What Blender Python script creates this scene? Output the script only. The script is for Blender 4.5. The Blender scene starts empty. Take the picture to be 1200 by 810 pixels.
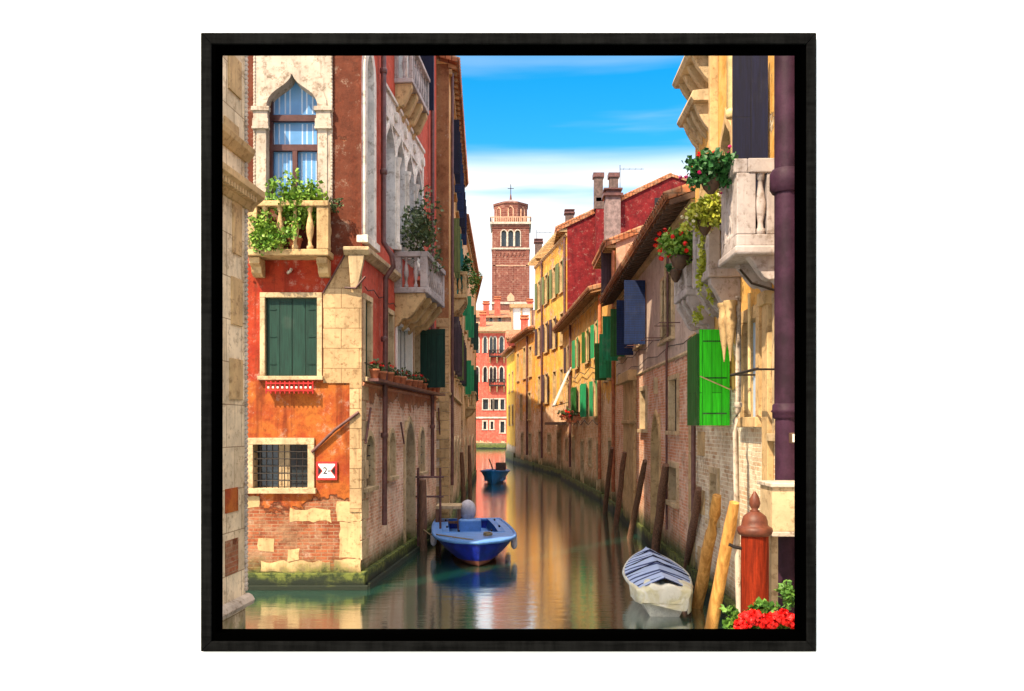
import bpy, bmesh, math, random
from mathutils import Vector, Matrix
R = random.Random(7)
SC = bpy.context.scene
COL = SC.collection
CAMH = 3.4

# ---------------------------------------------------------------- materials
class NT:
    def __init__(s, name):
        s.m = bpy.data.materials.new(name); s.m.use_nodes = True
        s.t = s.m.node_tree; s.t.nodes.clear()
        s.out = s.t.nodes.new('ShaderNodeOutputMaterial')
        s.b = s.t.nodes.new('ShaderNodeBsdfPrincipled')
        s.t.links.new(s.b.outputs[0], s.out.inputs[0])
        s.tc = s.t.nodes.new('ShaderNodeTexCoord')
        s.geo = s.t.nodes.new('ShaderNodeNewGeometry')
        s.pos = s.geo.outputs['Position']; s.uv = s.tc.outputs['UV']; s.obj = s.tc.outputs['Object']
        s._z = None
    def L(s, a, sock):
        if isinstance(a, bpy.types.NodeSocket): s.t.links.new(a, sock)
        elif isinstance(a, (tuple, list)):
            sock.default_value = tuple(a) + ((1,) if len(a) == 3 and len(sock.default_value) == 4 else ())
        else: sock.default_value = a
    def math(s, op, a, b=0.0, clamp=False):
        n = s.t.nodes.new('ShaderNodeMath'); n.operation = op; n.use_clamp = clamp
        s.L(a, n.inputs[0]); s.L(b, n.inputs[1]); return n.outputs[0]
    def mix(s, f, a, b, mode='MIX'):
        n = s.t.nodes.new('ShaderNodeMix'); n.data_type = 'RGBA'; n.blend_type = mode
        s.L(f, n.inputs[0]); s.L(a, n.inputs[6]); s.L(b, n.inputs[7]); return n.outputs[2]
    def noise(s, vec, scale, detail=4, rough=.6, dist=0):
        n = s.t.nodes.new('ShaderNodeTexNoise'); s.L(vec, n.inputs['Vector'])
        n.inputs['Scale'].default_value = scale; n.inputs['Detail'].default_value = detail
        n.inputs['Roughness'].default_value = rough; n.inputs['Distortion'].default_value = dist
        return n.outputs['Fac']
    def step(s, v, lo, hi):
        n = s.t.nodes.new('ShaderNodeMapRange'); n.interpolation_type = 'SMOOTHSTEP'
        s.L(v, n.inputs[0]); n.inputs[1].default_value = lo; n.inputs[2].default_value = hi
        return n.outputs[0]
    def scale(s, vec, x, y, z):
        n = s.t.nodes.new('ShaderNodeMapping'); s.L(vec, n.inputs[0]); n.inputs[3].default_value = (x, y, z)
        return n.outputs[0]
    def z(s):
        if s._z is None:
            n = s.t.nodes.new('ShaderNodeSeparateXYZ'); s.L(s.pos, n.inputs[0]); s._z = n.outputs[2]
        return s._z
    def bricks(s, vec, c1, c2, mortar, w=.26, h=.075, m=.012, sq=1):
        n = s.t.nodes.new('ShaderNodeTexBrick'); s.L(vec, n.inputs['Vector'])
        s.L(c1, n.inputs['Color1']); s.L(c2, n.inputs['Color2']); s.L(mortar, n.inputs['Mortar'])
        n.inputs['Scale'].default_value = 1; n.inputs['Mortar Size'].default_value = m
        n.inputs['Mortar Smooth'].default_value = .3; n.inputs['Brick Width'].default_value = w
        n.inputs['Row Height'].default_value = h; n.inputs['Bias'].default_value = 0
        return n.outputs['Color'], n.outputs['Fac']
    def bump(s, h, strength=.4, dist=.03, base=None):
        n = s.t.nodes.new('ShaderNodeBump'); s.L(h, n.inputs['Height'])
        n.inputs['Strength'].default_value = strength; n.inputs['Distance'].default_value = dist
        if base is not None: s.L(base, n.inputs['Normal'])
        return n.outputs[0]
    def done(s, col, rough=.85, normal=None, metal=0, spec=.3):
        s.L(col, s.b.inputs['Base Color']); s.L(rough, s.b.inputs['Roughness'])
        s.b.inputs['Metallic'].default_value = metal; s.b.inputs['Specular IOR Level'].default_value = spec
        if normal is not None: s.L(normal, s.b.inputs['Normal'])
        return s.m

def sc(c, k): return tuple(min(1, x * k) for x in c)
def simple(name, c, rough=.6, var=.35, nscale=6, bump=.2, metal=0, spec=.35, streak=False, c2=None):
    n = NT(name); v = n.obj
    if streak: v = n.scale(v, 9, 9, .7)
    f = n.noise(v, nscale, 5)
    col = n.mix(n.step(f, .3, .72), sc(c, 1 - var), c2 or sc(c, 1 + var * .7))
    f2 = n.noise(n.obj, nscale * 9, 3)
    col = n.mix(n.math('MULTIPLY', n.step(f2, .45, .7), .3), col, sc(c, .5))
    return n.done(col, rough, n.bump(n.math('ADD', f, n.math('MULTIPLY', f2, .3)), bump, .02), metal, spec)

BR_RED = ((.22, .045, .018), (.38, .11, .045), (.32, .19, .11))
BR_PINK = ((.56, .24, .12), (.72, .42, .24), (.74, .58, .4))
BR_PALE = ((.55, .36, .22), (.7, .52, .36), (.7, .62, .5))
def facade(name, bands, brick=BR_RED, zb=3.0, amp=2.0, patch=.62, algae=.9, stone=None, stain=.6, nseed=0.0, bw=.26, bh=.075, amp2=.25, bstr=.5):
    """bands: [(colA, colB, z_top)...] plaster from low to high; below zb and in patches the plaster has fallen off"""
    n = NT(name)
    off = n.t.nodes.new('ShaderNodeVectorMath'); off.operation = 'ADD'; n.L(n.pos, off.inputs[0]); off.inputs[1].default_value = (nseed * 13.1, nseed * 7.7, nseed * 5.3)
    P = off.outputs[0]
    big = n.noise(P, .55, 5, .62); mid = n.noise(P, 2.2, 6, .65); fine = n.noise(P, 14, 4, .7)
    streak = n.noise(n.scale(P, 3.5, 3.5, .28), 1.6, 4, .6)
    z = n.z()
    col = None; top = 0
    for i, (a, b, zt) in enumerate(bands):
        c = n.mix(n.step(mid, .34, .66), a, b)
        if col is None: col = c
        else:
            zz = n.math('ADD', z, n.math('MULTIPLY', n.math('SUBTRACT', mid, .5), amp2 * 2))
            col = n.mix(n.step(zz, top - .04, top + .04), col, c)
        top = zt
    col = n.mix(n.math('MULTIPLY', n.step(streak, .5, .74), stain), col, sc(bands[0][0], .38))
    col = n.mix(n.math('MULTIPLY', n.step(fine, .52, .7), .35), col, sc(bands[0][0], .55))
    col = n.mix(n.math('MULTIPLY', n.step(n.noise(P, 5.0, 6, .7), .57, .66), .45), col, sc(bands[-1][1], 1.35))
    bc, bf = n.bricks(n.uv, brick[0], brick[1], brick[2], bw, bh, .010)
    bc = n.mix(n.math('MULTIPLY', n.step(n.noise(P, 1.7, 6, .75), .44, .62), .75), bc, sc(brick[2], 1.05))
    bc = n.mix(n.math('MULTIPLY', n.step(n.noise(P, 4.3, 5, .7), .5, .7), .55), bc, sc(brick[0], .45))
    bc = n.mix(n.math('MULTIPLY', n.step(fine, .45, .75), .35), bc, sc(brick[1], .6))
    # where bare brick shows
    h = n.math('ADD', z, n.math('MULTIPLY', n.math('SUBTRACT', big, .5), amp * 2.2))
    h = n.math('ADD', h, n.math('MULTIPLY', n.math('SUBTRACT', mid, .5), amp * .6))
    mk = n.math('SUBTRACT', 1.0, n.step(h, zb - .05, zb + .05))
    pm = n.step(n.math('ADD', n.math('MULTIPLY', big, .6), n.math('MULTIPLY', mid, .4)), patch, patch + .03)
    mask = n.math('MAXIMUM', mk, pm)
    bfh = n.math('MULTIPLY', n.math('SUBTRACT', 1.0, bf), .6)
    hh = n.mix(mask, n.math('ADD', 1.3, n.math('MULTIPLY', mid, .8)), n.math('ADD', bfh, n.math('MULTIPLY', fine, .5)))
    col = n.mix(mask, col, bc)
    if algae:
        za = n.math('ADD', z, n.math('MULTIPLY', n.math('SUBTRACT', mid, .5), .7))
        col = n.mix(n.math('SUBTRACT', 1.0, n.step(za, algae * .45, algae * 1.35)), col, n.mix(n.step(fine, .4, .6), (.035, .05, .015), (.10, .11, .03)))
        col = n.mix(n.math('SUBTRACT', 1.0, n.step(za, .12, .34)), col, (.015, .02, .012))
    g = n.noise(P, 3.1, 9, .8); g2 = n.noise(P, 1.1, 8, .72)
    col = n.mix(n.math('MULTIPLY', n.step(g, .52, .62), .5), col, n.mix(1.0, col, (.42, .36, .32), 'MULTIPLY'))
    col = n.mix(n.math('MULTIPLY', n.math('SUBTRACT', 1.0, n.step(g, .34, .46)), .45), col, n.mix(.5, col, (.75, .66, .52)))
    col = n.mix(n.math('MULTIPLY', n.step(g2, .5, .62), .4), col, n.mix(1.0, col, (.55, .45, .38), 'MULTIPLY'))
    rim = n.math('MULTIPLY', n.math('MULTIPLY', mask, n.math('SUBTRACT', 1.0, mask)), 3.0, True)
    col = n.mix(rim, col, sc(brick[0], .3))
    hh = n.math('ADD', hh, n.math('MULTIPLY', n.math('ADD', fine, g), .5))
    return n.done(col, .88, n.bump(hh, bstr, .035))

def stonem(name, c=(.62, .52, .4), blocks=None, algae=0, var=.3, dirt=.5):
    n = NT(name); P = n.pos
    a = n.noise(P, 1.4, 6, .65); b = n.noise(P, 9, 5, .7); st = n.noise(n.scale(P, 5, 5, .5), 1.5, 4)
    col = n.mix(n.step(a, .3, .7), sc(c, 1 - var), sc(c, 1.18))
    col = n.mix(n.math('MULTIPLY', n.step(b, .5, .72), dirt), col, (c[0] * .42, c[1] * .36, c[2] * .3))
    col = n.mix(n.math('MULTIPLY', n.step(st, .52, .75), dirt), col, (c[0] * .4, c[1] * .36, c[2] * .33))
    g = n.noise(P, 4.5, 9, .8)
    col = n.mix(n.math('MULTIPLY', n.step(g, .52, .6), .45), col, n.mix(1.0, col, (.45, .36, .28), 'MULTIPLY'))
    h = n.math('ADD', n.math('MULTIPLY', a, .5), n.math('MULTIPLY', n.math('ADD', b, g), .5))
    if blocks:
        bc, bf = n.bricks(n.uv, (1, 1, 1), (.72, .68, .62), (.3, .22, .16), blocks[0], blocks[1], .008)
        col = n.mix(.85, col, bc, 'MULTIPLY'); h = n.math('ADD', h, n.math('SUBTRACT', 1.0, bf))
    if algae:
        za = n.math('ADD', n.z(), n.math('MULTIPLY', n.math('SUBTRACT', a, .5), .8))
        col = n.mix(n.math('SUBTRACT', 1.0, n.step(za, algae * .4, algae * 1.3)), col, n.mix(n.step(b, .4, .6), (.03, .045, .012), (.13, .15, .03)))
        col = n.mix(n.math('SUBTRACT', 1.0, n.step(za, .1, .3)), col, (.014, .02, .012))
    return n.done(col, .8, n.bump(h, .45, .02))

def planks(name, c, w=.12, rough=.55, vert=True, var=.35, wear=.25):
    n = NT(name)
    v = n.uv if not vert else n.t.nodes.new('ShaderNodeMapping')
    if vert:
        n.L(n.uv, v.inputs[0]); v.inputs[2].default_value = (0, 0, math.pi / 2); v = v.outputs[0]
    bc, bf = n.bricks(v, (1, 1, 1), (.75, .75, .75), (.25, .25, .25), 4.0, w, .007)
    g = n.noise(n.scale(n.pos, 25, 25, 1.2), 1.5, 5, .7); a = n.noise(n.pos, 1.8, 5)
    col = n.mix(n.step(g, .3, .7), sc(c, 1 - var), sc(c, 1 + var))
    col = n.mix(.9, col, bc, 'MULTIPLY')
    col = n.mix(n.math('MULTIPLY', n.step(a, .55, .75), wear), col, (.35, .33, .28))
    return n.done(col, rough, n.bump(n.math('ADD', n.math('MULTIPLY', g, .3), n.math('SUBTRACT', 1.0, bf)), .35, .015))

def tiles(name, c=(.45, .16, .07)):
    n = NT(name)
    bc, bf = n.bricks(n.uv, c, sc(c, .6), sc(c, .25), .2, .3, .02)
    a = n.noise(n.pos, 2.5, 5)
    col = n.mix(n.math('MULTIPLY', n.step(a, .45, .7), .6), bc, (.4, .3, .2))
    return n.done(col, .9, n.bump(n.math('SUBTRACT', 1.0, bf), .6, .05))

def glassm(name, c=(.02, .03, .04), rough=.08, spec=.8):
    n = NT(name); a = n.noise(n.pos, 1.2, 3)
    return n.done(n.mix(a, sc(c, .5), sc(c, 1.6)), rough, n.bump(a, .12, .02), 0, spec)

def leafm(name, a, b):
    n = NT(name); oi = n.noise(n.obj, 7, 2); f = n.noise(n.obj, 40, 2)
    col = n.mix(n.step(oi, .35, .65), a, b); col = n.mix(n.math('MULTIPLY', f, .4), col, sc(a, .5))
    n.b.inputs['Transmission Weight'].default_value = 0
    n.b.inputs['Subsurface Weight'].default_value = 0
    return n.done(col, .5, None, 0, .4)

M = {}
M['front_orange'] = facade('orange_render', [((.3, .045, .01), (.46, .13, .02), 4.36), ((.28, .02, .008), (.4, .045, .014), 6.98), ((.1, .024, .011), (.15, .04, .02), 40)],
                           BR_RED, 1.9, .7, .62, .55, stain=.7, nseed=1, amp2=.05)
M['side_red'] = facade('red_render', [((.52, .2, .1), (.6, .3, .17), 4.4), ((.5, .07, .04), (.58, .1, .06), 40)], ((.66, .28, .17), (.82, .52, .37), (.85, .67, .52)), 4.0, .7, .72, .7, nseed=2, amp2=.1, stain=.35)
M['brown_wall'] = facade('brown_render', [((.24, .095, .04), (.36, .17, .075), 40)], BR_PALE, 5.0, 1.2, .64, .7, nseed=3)
M['left_cream'] = facade('cream_render', [((.6, .32, .12), (.74, .46, .2), 40)], BR_PINK, 5.0, 1.6, .6, .8, nseed=4)
M['left_far'] = facade('sand_render', [((.62, .36, .18), (.72, .5, .3), 40)], BR_PINK, 3.6, 1.6, .6, .8, nseed=5)
M['pink'] = facade('salmon_render', [((.5, .075, .05), (.6, .12, .08), 40)], BR_PINK, 1.2, 1.6, .66, .8, nseed=6, bw=.8, bh=.3)
M['yellow'] = facade('yellow_render', [((.75, .4, .025), (.82, .5, .06), 40)], BR_PALE, 1.6, .6, .75, 1.2, nseed=7)
M['gold'] = facade('gold_render', [((.7, .3, .035), (.85, .5, .1), 40)], BR_PINK, 4.8, 2.2, .55, 1.0, nseed=8)
M['gold2'] = facade('ochre_render', [((.62, .3, .06), (.82, .56, .2), 40)], BR_PINK, 5.0, 2.0, .54, 1.0, nseed=9)
M['gold3'] = facade('honey_render', [((.6, .24, .035), (.76, .4, .08), 40)], BR_PINK, 4.6, 2.2, .55, .9, nseed=10)
M['crimson'] = facade('crimson_render', [((.11, .003, .006), (.21, .01, .013), 40)], BR_RED, 0, .5, .8, 0, nseed=11, stain=.35)
M['pinkgable'] = facade('faded_gable_render', [((.5, .26, .17), (.62, .38, .26), 40)], BR_PINK, 9.4, 1.3, .6, 0, nseed=12)
M['gold4'] = facade('amber_render', [((.66, .3, .05), (.8, .46, .12), 40)], BR_PINK, 4.6, 1.6, .6, .9, nseed=13)
M['mauve'] = facade('mauve_render', [((.5, .38, .33), (.62, .49, .42), 40)], BR_RED and ((.6, .2, .1), (.76, .38, .23), (.72, .54, .42)), 5.05, .25, .74, .8, nseed=14, stain=.6)
M['right_near'] = facade('honey_near_render', [((.6, .3, .06), (.74, .44, .14), 40)], ((.52, .3, .16), (.74, .6, .42), (.8, .72, .56)), 4.1, .5, .6, .6, nseed=15)
M['stone'] = stonem('istrian_stone', (.54, .4, .24), algae=.5)
M['stone_w'] = stonem('white_stone', (.5, .42, .35), dirt=.85)
M['stone_bal'] = stonem('balcony_stone', (.44, .385, .38), dirt=.45)
M['stone_gold'] = stonem('warm_stone', (.56, .38, .19), algae=.5, dirt=.5)
M['blocks'] = stonem('coursed_stone', (.54, .37, .2), (.75, .42), dirt=.6, algae=.5)
M['pier_blocks'] = stonem('pier_stone', (.82, .68, .49), (.55, .62), dirt=.5, algae=.5)
M['plinth'] = stonem('wet_plinth', (.3, .24, .17), (1.1, .28), algae=1.0)
M['tile'] = tiles('roof_tiles'); M['tile2'] = tiles('old_roof_tiles', (.5, .25, .13))
M['rafter'] = simple('rafter_wood', (.42, .24, .12), .8, streak=False)
M['darkwood'] = simple('dark_wood', (.1, .055, .035), .6, nscale=8)
M['sash'] = simple('brown_sash', (.085, .03, .028), .45)
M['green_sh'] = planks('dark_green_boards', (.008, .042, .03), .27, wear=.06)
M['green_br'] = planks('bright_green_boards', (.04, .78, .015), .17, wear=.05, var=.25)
M['green_md'] = planks('green_boards', (.02, .3, .12), .14)
M['green_dk'] = planks('deep_green_boards', (.02, .12, .02), .14)
M['blue_sh'] = planks('blue_louvres', (.006, .02, .085), .07, vert=False, wear=.03, rough=.7)
M['navy_sh'] = planks('navy_boards', (.004, .006, .03), .3, wear=.02, rough=.7)
M['plum_sh'] = planks('plum_boards', (.06, .035, .05), .12)
M['olive_sh'] = planks('olive_boards', (.14, .17, .05), .12)
M['teal_sh'] = planks('teal_boards', (.01, .16, .15), .12)
M['glass'] = glassm('dark_glass'); M['glassb'] = glassm('sky_glass', (.12, .3, .6), .12)
M['iron'] = simple('black_iron', (.03, .022, .02), .5, metal=.3)
M['rust'] = simple('rusty_pipe', (.13, .05, .045), .5, .4, spec=.5)
M['purple_pipe'] = simple('plum_pipe_paint', (.038, .013, .03), .6, .5, nscale=3, bump=.5, spec=.2)
M['cream_pipe'] = simple('cream_pipe_paint', (.68, .5, .25), .5, .25)
M['curtain'] = simple('pale_curtain', (.45, .58, .78), .7, .15, streak=True)
M['terracotta'] = simple('terracotta', (.5, .17, .08), .8)
M['red_iron'] = simple('red_paint', (.5, .02, .02), .5)
M['white_paint'] = simple('white_paint', (.78, .76, .72), .5, .08)
M['whitepaint_flat'] = simple('sign_white', (.82, .82, .82), .5, .02, bump=0)
M['black'] = simple('black_paint', (.012, .012, .012), .5, .1, bump=0)
M['signred'] = simple('sign_red', (.5, .03, .03), .5, .1, bump=0)
M['leaf'] = leafm('leaf_green', (.05, .15, .02), (.16, .3, .04))
M['leafl'] = leafm('leaf_light', (.1, .24, .02), (.26, .4, .05))
M['leafd'] = leafm('leaf_dark', (.012, .085, .02), (.04, .16, .035))
M['leafy'] = leafm('leaf_yellow', (.3, .36, .03), (.5, .5, .06))
M['leafo'] = leafm('leaf_olive', (.05, .085, .03), (.13, .17, .06))
M['fl_red'] = simple('red_petals', (.8, .012, .01), .5, .3); M['fl_pink'] = simple('magenta_petals', (.6, .03, .2), .5, .3)
M['fl_white'] = simple('cream_petals', (.85, .8, .55), .5, .15)
M['pole_d'] = simple('weathered_pole', (.2, .1, .06), .8, .45, nscale=4, bump=.7, streak=True)
M['pole_y'] = simple('bare_timber_pole', (.62, .27, .06), .85, .35, nscale=1.6, bump=.5, streak=True, c2=(.78, .42, .12))
M['pole_r'] = simple('red_painted_post', (.2, .018, .004), .7, .5, nscale=3, bump=.9, spec=.12, streak=True)
M['stone_tr'] = stonem('shade_lightened_tracery', (.78, .72, .66), dirt=.5)  # whiter tracery stone, its colour also lifted to offset the shaded canal side
M['greyr'] = simple('grey_render', (.27, .2, .2), .9, .4)
M['flue'] = simple('sooty_render', (.13, .085, .075), .85, .4)
M['cap'] = simple('rust_brown_cap', (.13, .035, .018), .5, .4, nscale=9)
M['tower'] = None
def tower_mat():
    n = NT('tower_brick'); bc, bf = n.bricks(n.uv, (.125, .034, .024), (.2, .062, .042), (.24, .13, .1), 1.1, .45, .05)
    a = n.noise(n.pos, .35, 6, .7); col = n.mix(n.math('MULTIPLY', n.step(a, .4, .65), .6), bc, (.14, .04, .03))
    col = n.mix(n.math('MULTIPLY', n.step(n.noise(n.pos, 1.2, 6, .7), .52, .66), .5), col, (.42, .24, .18))
    return n.done(col, .9, n.bump(bf, .2, .1))
M['tower'] = tower_mat()
M['boat_blue'] = simple('royal_blue_gelcoat', (.006, .018, .27), .35, .4, nscale=5, bump=.1, spec=.4)
M['boat_in'] = simple('pale_blue_gelcoat', (.12, .3, .72), .4, .15, nscale=3, bump=.05)
M['boat_far'] = simple('teal_blue_hull', (.01, .17, .5), .3, .2, bump=.05)
M['boat_bottom'] = simple('antifouling', (.2, .07, .05), .7)
M['boat_white'] = simple('worn_white_hull', (.76, .75, .64), .5, .25, nscale=4)
M['cover'] = simple('grey_cover_cloth', (.62, .6, .68), .8, .25)
M['rope'] = simple('rope', (.3, .22, .12), .9)
def tarp_mat():
    n = NT('crumpled_white_tarp'); a = n.noise(n.obj, 2.6, 4, .6, 1.2); b = n.noise(n.obj, 11, 4)
    col = n.mix(n.step(a, .4, .62), (.86, .84, .72), (.74, .7, .46)); col = n.mix(n.math('MULTIPLY', n.step(b, .55, .7), .3), col, (.4, .36, .2))
    return n.done(col, .5, n.bump(n.math('ADD', a, n.math('MULTIPLY', b, .3)), .6, .06))
M['tarp'] = tarp_mat()
def stripe_mat():
    n = NT('striped_boat_cover'); a = n.noise(n.obj, 3, 4)
    s = n.t.nodes.new('ShaderNodeSeparateXYZ'); n.L(n.obj, s.inputs[0])
    w = n.math('FRACT', n.math('MULTIPLY', n.math('ADD', s.outputs[1], n.math('MULTIPLY', a, .05)), 2.9))
    col = n.mix(n.step(w, .66, .72), n.mix(a, (.3, .42, .72), (.62, .7, .9)), (.02, .04, .16))
    return n.done(col, .7, n.bump(a, .5, .05))
M['stripe'] = stripe_mat()
def frame_mat():
    n = NT('black_stained_frame_wood'); g = n.noise(n.scale(n.obj, 6, 60, 60), 2, 5, .7); g2 = n.noise(n.scale(n.obj, 40, 40, 5), 2, 5, .7)
    col = n.mix(n.step(n.math('MULTIPLY', n.math('ADD', g, g2), .5), .35, .65), (.0012, .0012, .0012), (.006, .006, .006))
    return n.done(col, .85, n.bump(n.math('ADD', g, g2), .25, .002), 0, .04)
M['frame'] = frame_mat()
M['liner'] = NT('matt_black_liner').done((.0002, .0002, .0002), .95, None, 0, 0)
n = NT('white_wall_paint'); M['wallw'] = n.done(n.mix(n.noise(n.obj, 2, 3), (.86, .86, .86), (.89, .89, .89)), .9, None, 0, 0)
def water_mat():
    n = NT('canal_water')
    w1 = n.noise(n.scale(n.pos, .8, 4.0, 1), 1.1, 3, .5); w2 = n.noise(n.scale(n.pos, 1.6, 7, 1), 3, 3, .5)
    n.b.inputs['IOR'].default_value = 1.33
    col = n.mix(n.noise(n.pos, .25, 3), (.004, .055, .04), (.01, .085, .06))
    n.done(col, .10, n.bump(n.math('ADD', w1, n.math('MULTIPLY', w2, .35)), .09, .06), 0, 1.0)
    n.b.inputs['Specular IOR Level'].default_value = 0
    gl = n.t.nodes.new('ShaderNodeBsdfGlossy'); gl.inputs['Roughness'].default_value = .085; gl.inputs['Color'].default_value = (1, 1, 1, 1)
    n.t.links.new(n.b.inputs['Normal'].links[0].from_socket, gl.inputs['Normal'])
    lw = n.t.nodes.new('ShaderNodeLayerWeight'); lw.inputs['Blend'].default_value = .5
    ms = n.t.nodes.new('ShaderNodeMixShader'); fc = n.math('ADD', .05, n.math('MULTIPLY', n.math('POWER', lw.outputs['Facing'], 1.6), .95), True)
    n.t.links.new(fc, ms.inputs[0]); n.t.links.new(n.b.outputs[0], ms.inputs[1]); n.t.links.new(gl.outputs[0], ms.inputs[2]); n.t.links.new(ms.outputs[0], n.out.inputs[0])
    return n.m
M['water'] = water_mat()

# ---------------------------------------------------------------- geometry
class Fac:
    """a facade plane: p0->p1 in plan, n = outward normal"""
    def __init__(s, p0, p1, n):
        s.p0 = Vector((p0[0], p0[1], 0)); d = Vector((p1[0] - p0[0], p1[1] - p0[1], 0)); s.len = d.length; s.d = d.normalized()
        m = Vector((s.d.y, -s.d.x, 0)); s.n = m if m.dot(Vector((n[0], n[1], 0))) > 0 else -m
        s.holes = []; s.M = Matrix(((s.d.x, s.n.x, 0, s.p0.x), (s.d.y, s.n.y, 0, s.p0.y), (0, 0, 1, 0), (0, 0, 0, 1)))
    def s(s, u, o=0):
        k = (u - 600) / 1000; q = s.p0 + s.n * o
        return (k * q.y - q.x) / (s.d.x - k * s.d.y)
    def D(s, sv, o=0): return (s.p0 + s.d * sv + s.n * o).y
    def z(s, u, v, o=0): return CAMH + (500 - v) / 1000 * s.D(s.s(u, o), o)
    def rc(s, u0, u1, v0, v1, o=0):
        a, b = sorted((s.s(u0, o), s.s(u1, o))); um = (u0 + u1) / 2
        return (a, b, s.z(um, v1, o), s.z(um, v0, o))
    def hole(s, r, g=.01): s.holes.append((r[0] - g, r[1] + g, r[2] - g, r[3] + g))
def W(u, v, D): return Vector(((u - 600) / 1000 * D, D, CAMH + (500 - v) / 1000 * D))
ID = Matrix.Identity(4)

class MB:
    def __init__(s, F=None): s.v = []; s.f = []; s.M = F.M if F else ID; s.sm = []
    def add(s, vs, fs, smooth=False):
        o = len(s.v); s.v += [Vector(v) for v in vs]; s.f += [tuple(i + o for i in f) for f in fs]; s.sm += [smooth] * len(fs); return s
    def box(s, x0, x1, z0, z1, o0, o1):
        "facade box: s, z, outward"
        vs = [(x, o, z) for z in (z0, z1) for o in (o0, o1) for x in (x0, x1)]
        return s.add(vs, [(0, 1, 3, 2), (4, 6, 7, 5), (0, 4, 5, 1), (2, 3, 7, 6), (0, 2, 6, 4), (1, 5, 7, 3)])
    def quad(s, *p): return s.add(p, [tuple(range(len(p)))])
    def prism(s, pts, o0, o1):
        "pts (s,z)"
        n = len(pts); vs = [(a, o0, b) for a, b in pts] + [(a, o1, b) for a, b in pts]
        return s.add(vs, [tuple(range(n))[::-1], tuple(range(n, 2 * n))] + [(i, (i + 1) % n, n + (i + 1) % n, n + i) for i in range(n)])
    def sprism(s, pts, s0, s1):
        "profile (o,z) swept along s"
        n = len(pts); vs = [(s0, a, b) for a, b in pts] + [(s1, a, b) for a, b in pts]
        return s.add(vs, [tuple(range(n)), tuple(range(n, 2 * n))[::-1]] + [(i, (i + 1) % n, n + (i + 1) % n, n + i) for i in range(n)])
    def ring(s, inn, out, o0, o1):
        n = len(inn); vs = [(a, o, b) for o in (o0, o1) for L in (inn, out) for a, b in L]; f = []
        for i in range(n - 1):
            f += [(2 * n + i, 2 * n + i + 1, 3 * n + i + 1, 3 * n + i), (i, i + 1, 2 * n + i + 1, 2 * n + i), (n + i, 3 * n + i, 3 * n + i + 1, n + i + 1)]
        f += [(0, n, 3 * n, 2 * n), (n - 1, 2 * n - 1, 4 * n - 1, 3 * n - 1)]
        return s.add(vs, f)
    def tube(s, pts, r, seg=10, caps=True, jit=0):
        pts = [Vector(p) for p in pts]; rs = r if isinstance(r, (list, tuple)) else [r] * len(pts)
        vs = []; fs = []
        for i, p in enumerate(pts):
            t = (pts[min(i + 1, len(pts) - 1)] - pts[max(i - 1, 0)]).normalized()
            a = t.cross(Vector((0, 0, 1)) if abs(t.z) < .9 else Vector((1, 0, 0))).normalized(); b = t.cross(a)
            for k in range(seg):
                th = 2 * math.pi * k / seg; q = rs[i] * (1 + (R.random() - .5) * jit)
                vs.append(p + a * math.cos(th) * q + b * math.sin(th) * q)
        for i in range(len(pts) - 1):
            for k in range(seg): fs.append((i * seg + k, i * seg + (k + 1) % seg, (i + 1) * seg + (k + 1) % seg, (i + 1) * seg + k))
        s.add(vs, fs, True)
        if caps: s.add(vs[:seg], [tuple(range(seg))[::-1]]); s.add(vs[-seg:], [tuple(range(seg))])
        return s
    def lathe(s, c, prof, seg=14):
        vs = []; fs = []
        for r, z in prof:
            for k in range(seg): th = 2 * math.pi * k / seg; vs.append((c[0] + r * math.cos(th), c[1] + r * math.sin(th), c[2] + z))
        for i in range(len(prof) - 1):
            for k in range(seg): fs.append((i * seg + k, i * seg + (k + 1) % seg, (i + 1) * seg + (k + 1) % seg, (i + 1) * seg + k))
        s.add(vs, fs, True); s.add(vs[:seg], [tuple(range(seg))[::-1]]); s.add(vs[-seg:], [tuple(range(seg))])
        return s

def finish(me, smooth=None):
    uvl = me.uv_layers.new(name='UVMap')
    return uvl
def obj(name, mb, mat, parent=None, bevel=0, sub=0, loc=None):
    """one mesh object; vertices are given in world metres and stored relative to the thing's base"""
    base = Vector((0, 0, 0))
    if parent is not None: base = wloc(parent)
    elif loc is not None: base = Vector(loc)
    me = bpy.data.meshes.new(name)
    wv = [mb.M @ v - base for v in mb.v]
    me.from_pydata([tuple(v) for v in wv], [], mb.f)
    uvl = me.uv_layers.new(name='UVMap'); vv = mb.v
    for p in me.polygons:
        idx = mb.f[p.index]; p.use_smooth = mb.sm[p.index]
        n = Vector((0, 0, 0))
        for i in range(len(idx)):
            a = vv[idx[i]]; b = vv[idx[(i + 1) % len(idx)]]
            n += Vector(((a.y - b.y) * (a.z + b.z), (a.z - b.z) * (a.x + b.x), (a.x - b.x) * (a.y + b.y)))
        ax = max(range(3), key=lambda k: abs(n[k]))
        for li, vi in zip(p.loop_indices, idx):
            q = vv[vi]; uvl.data[li].uv = (q.y, q.z) if ax == 0 else ((q.x, q.z) if ax == 1 else (q.x, q.y))
    bm = bmesh.new(); bm.from_mesh(me); bmesh.ops.recalc_face_normals(bm, faces=bm.faces); bm.to_mesh(me); bm.free()
    me.materials.append(M[mat] if isinstance(mat, str) else mat)
    o = bpy.data.objects.new(name, me); COL.objects.link(o)
    if parent is not None: o.parent = parent
    elif loc is not None: o.location = loc
    if bevel:
        md = o.modifiers.new('bevel', 'BEVEL'); md.width = bevel; md.segments = 2; md.limit_method = 'ANGLE'
    if sub:
        md = o.modifiers.new('sub', 'SUBSURF'); md.levels = md.render_levels = sub
    return o
def wloc(o):
    l = Vector(o.location)
    while o.parent: o = o.parent; l += Vector(o.location)
    return l
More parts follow.
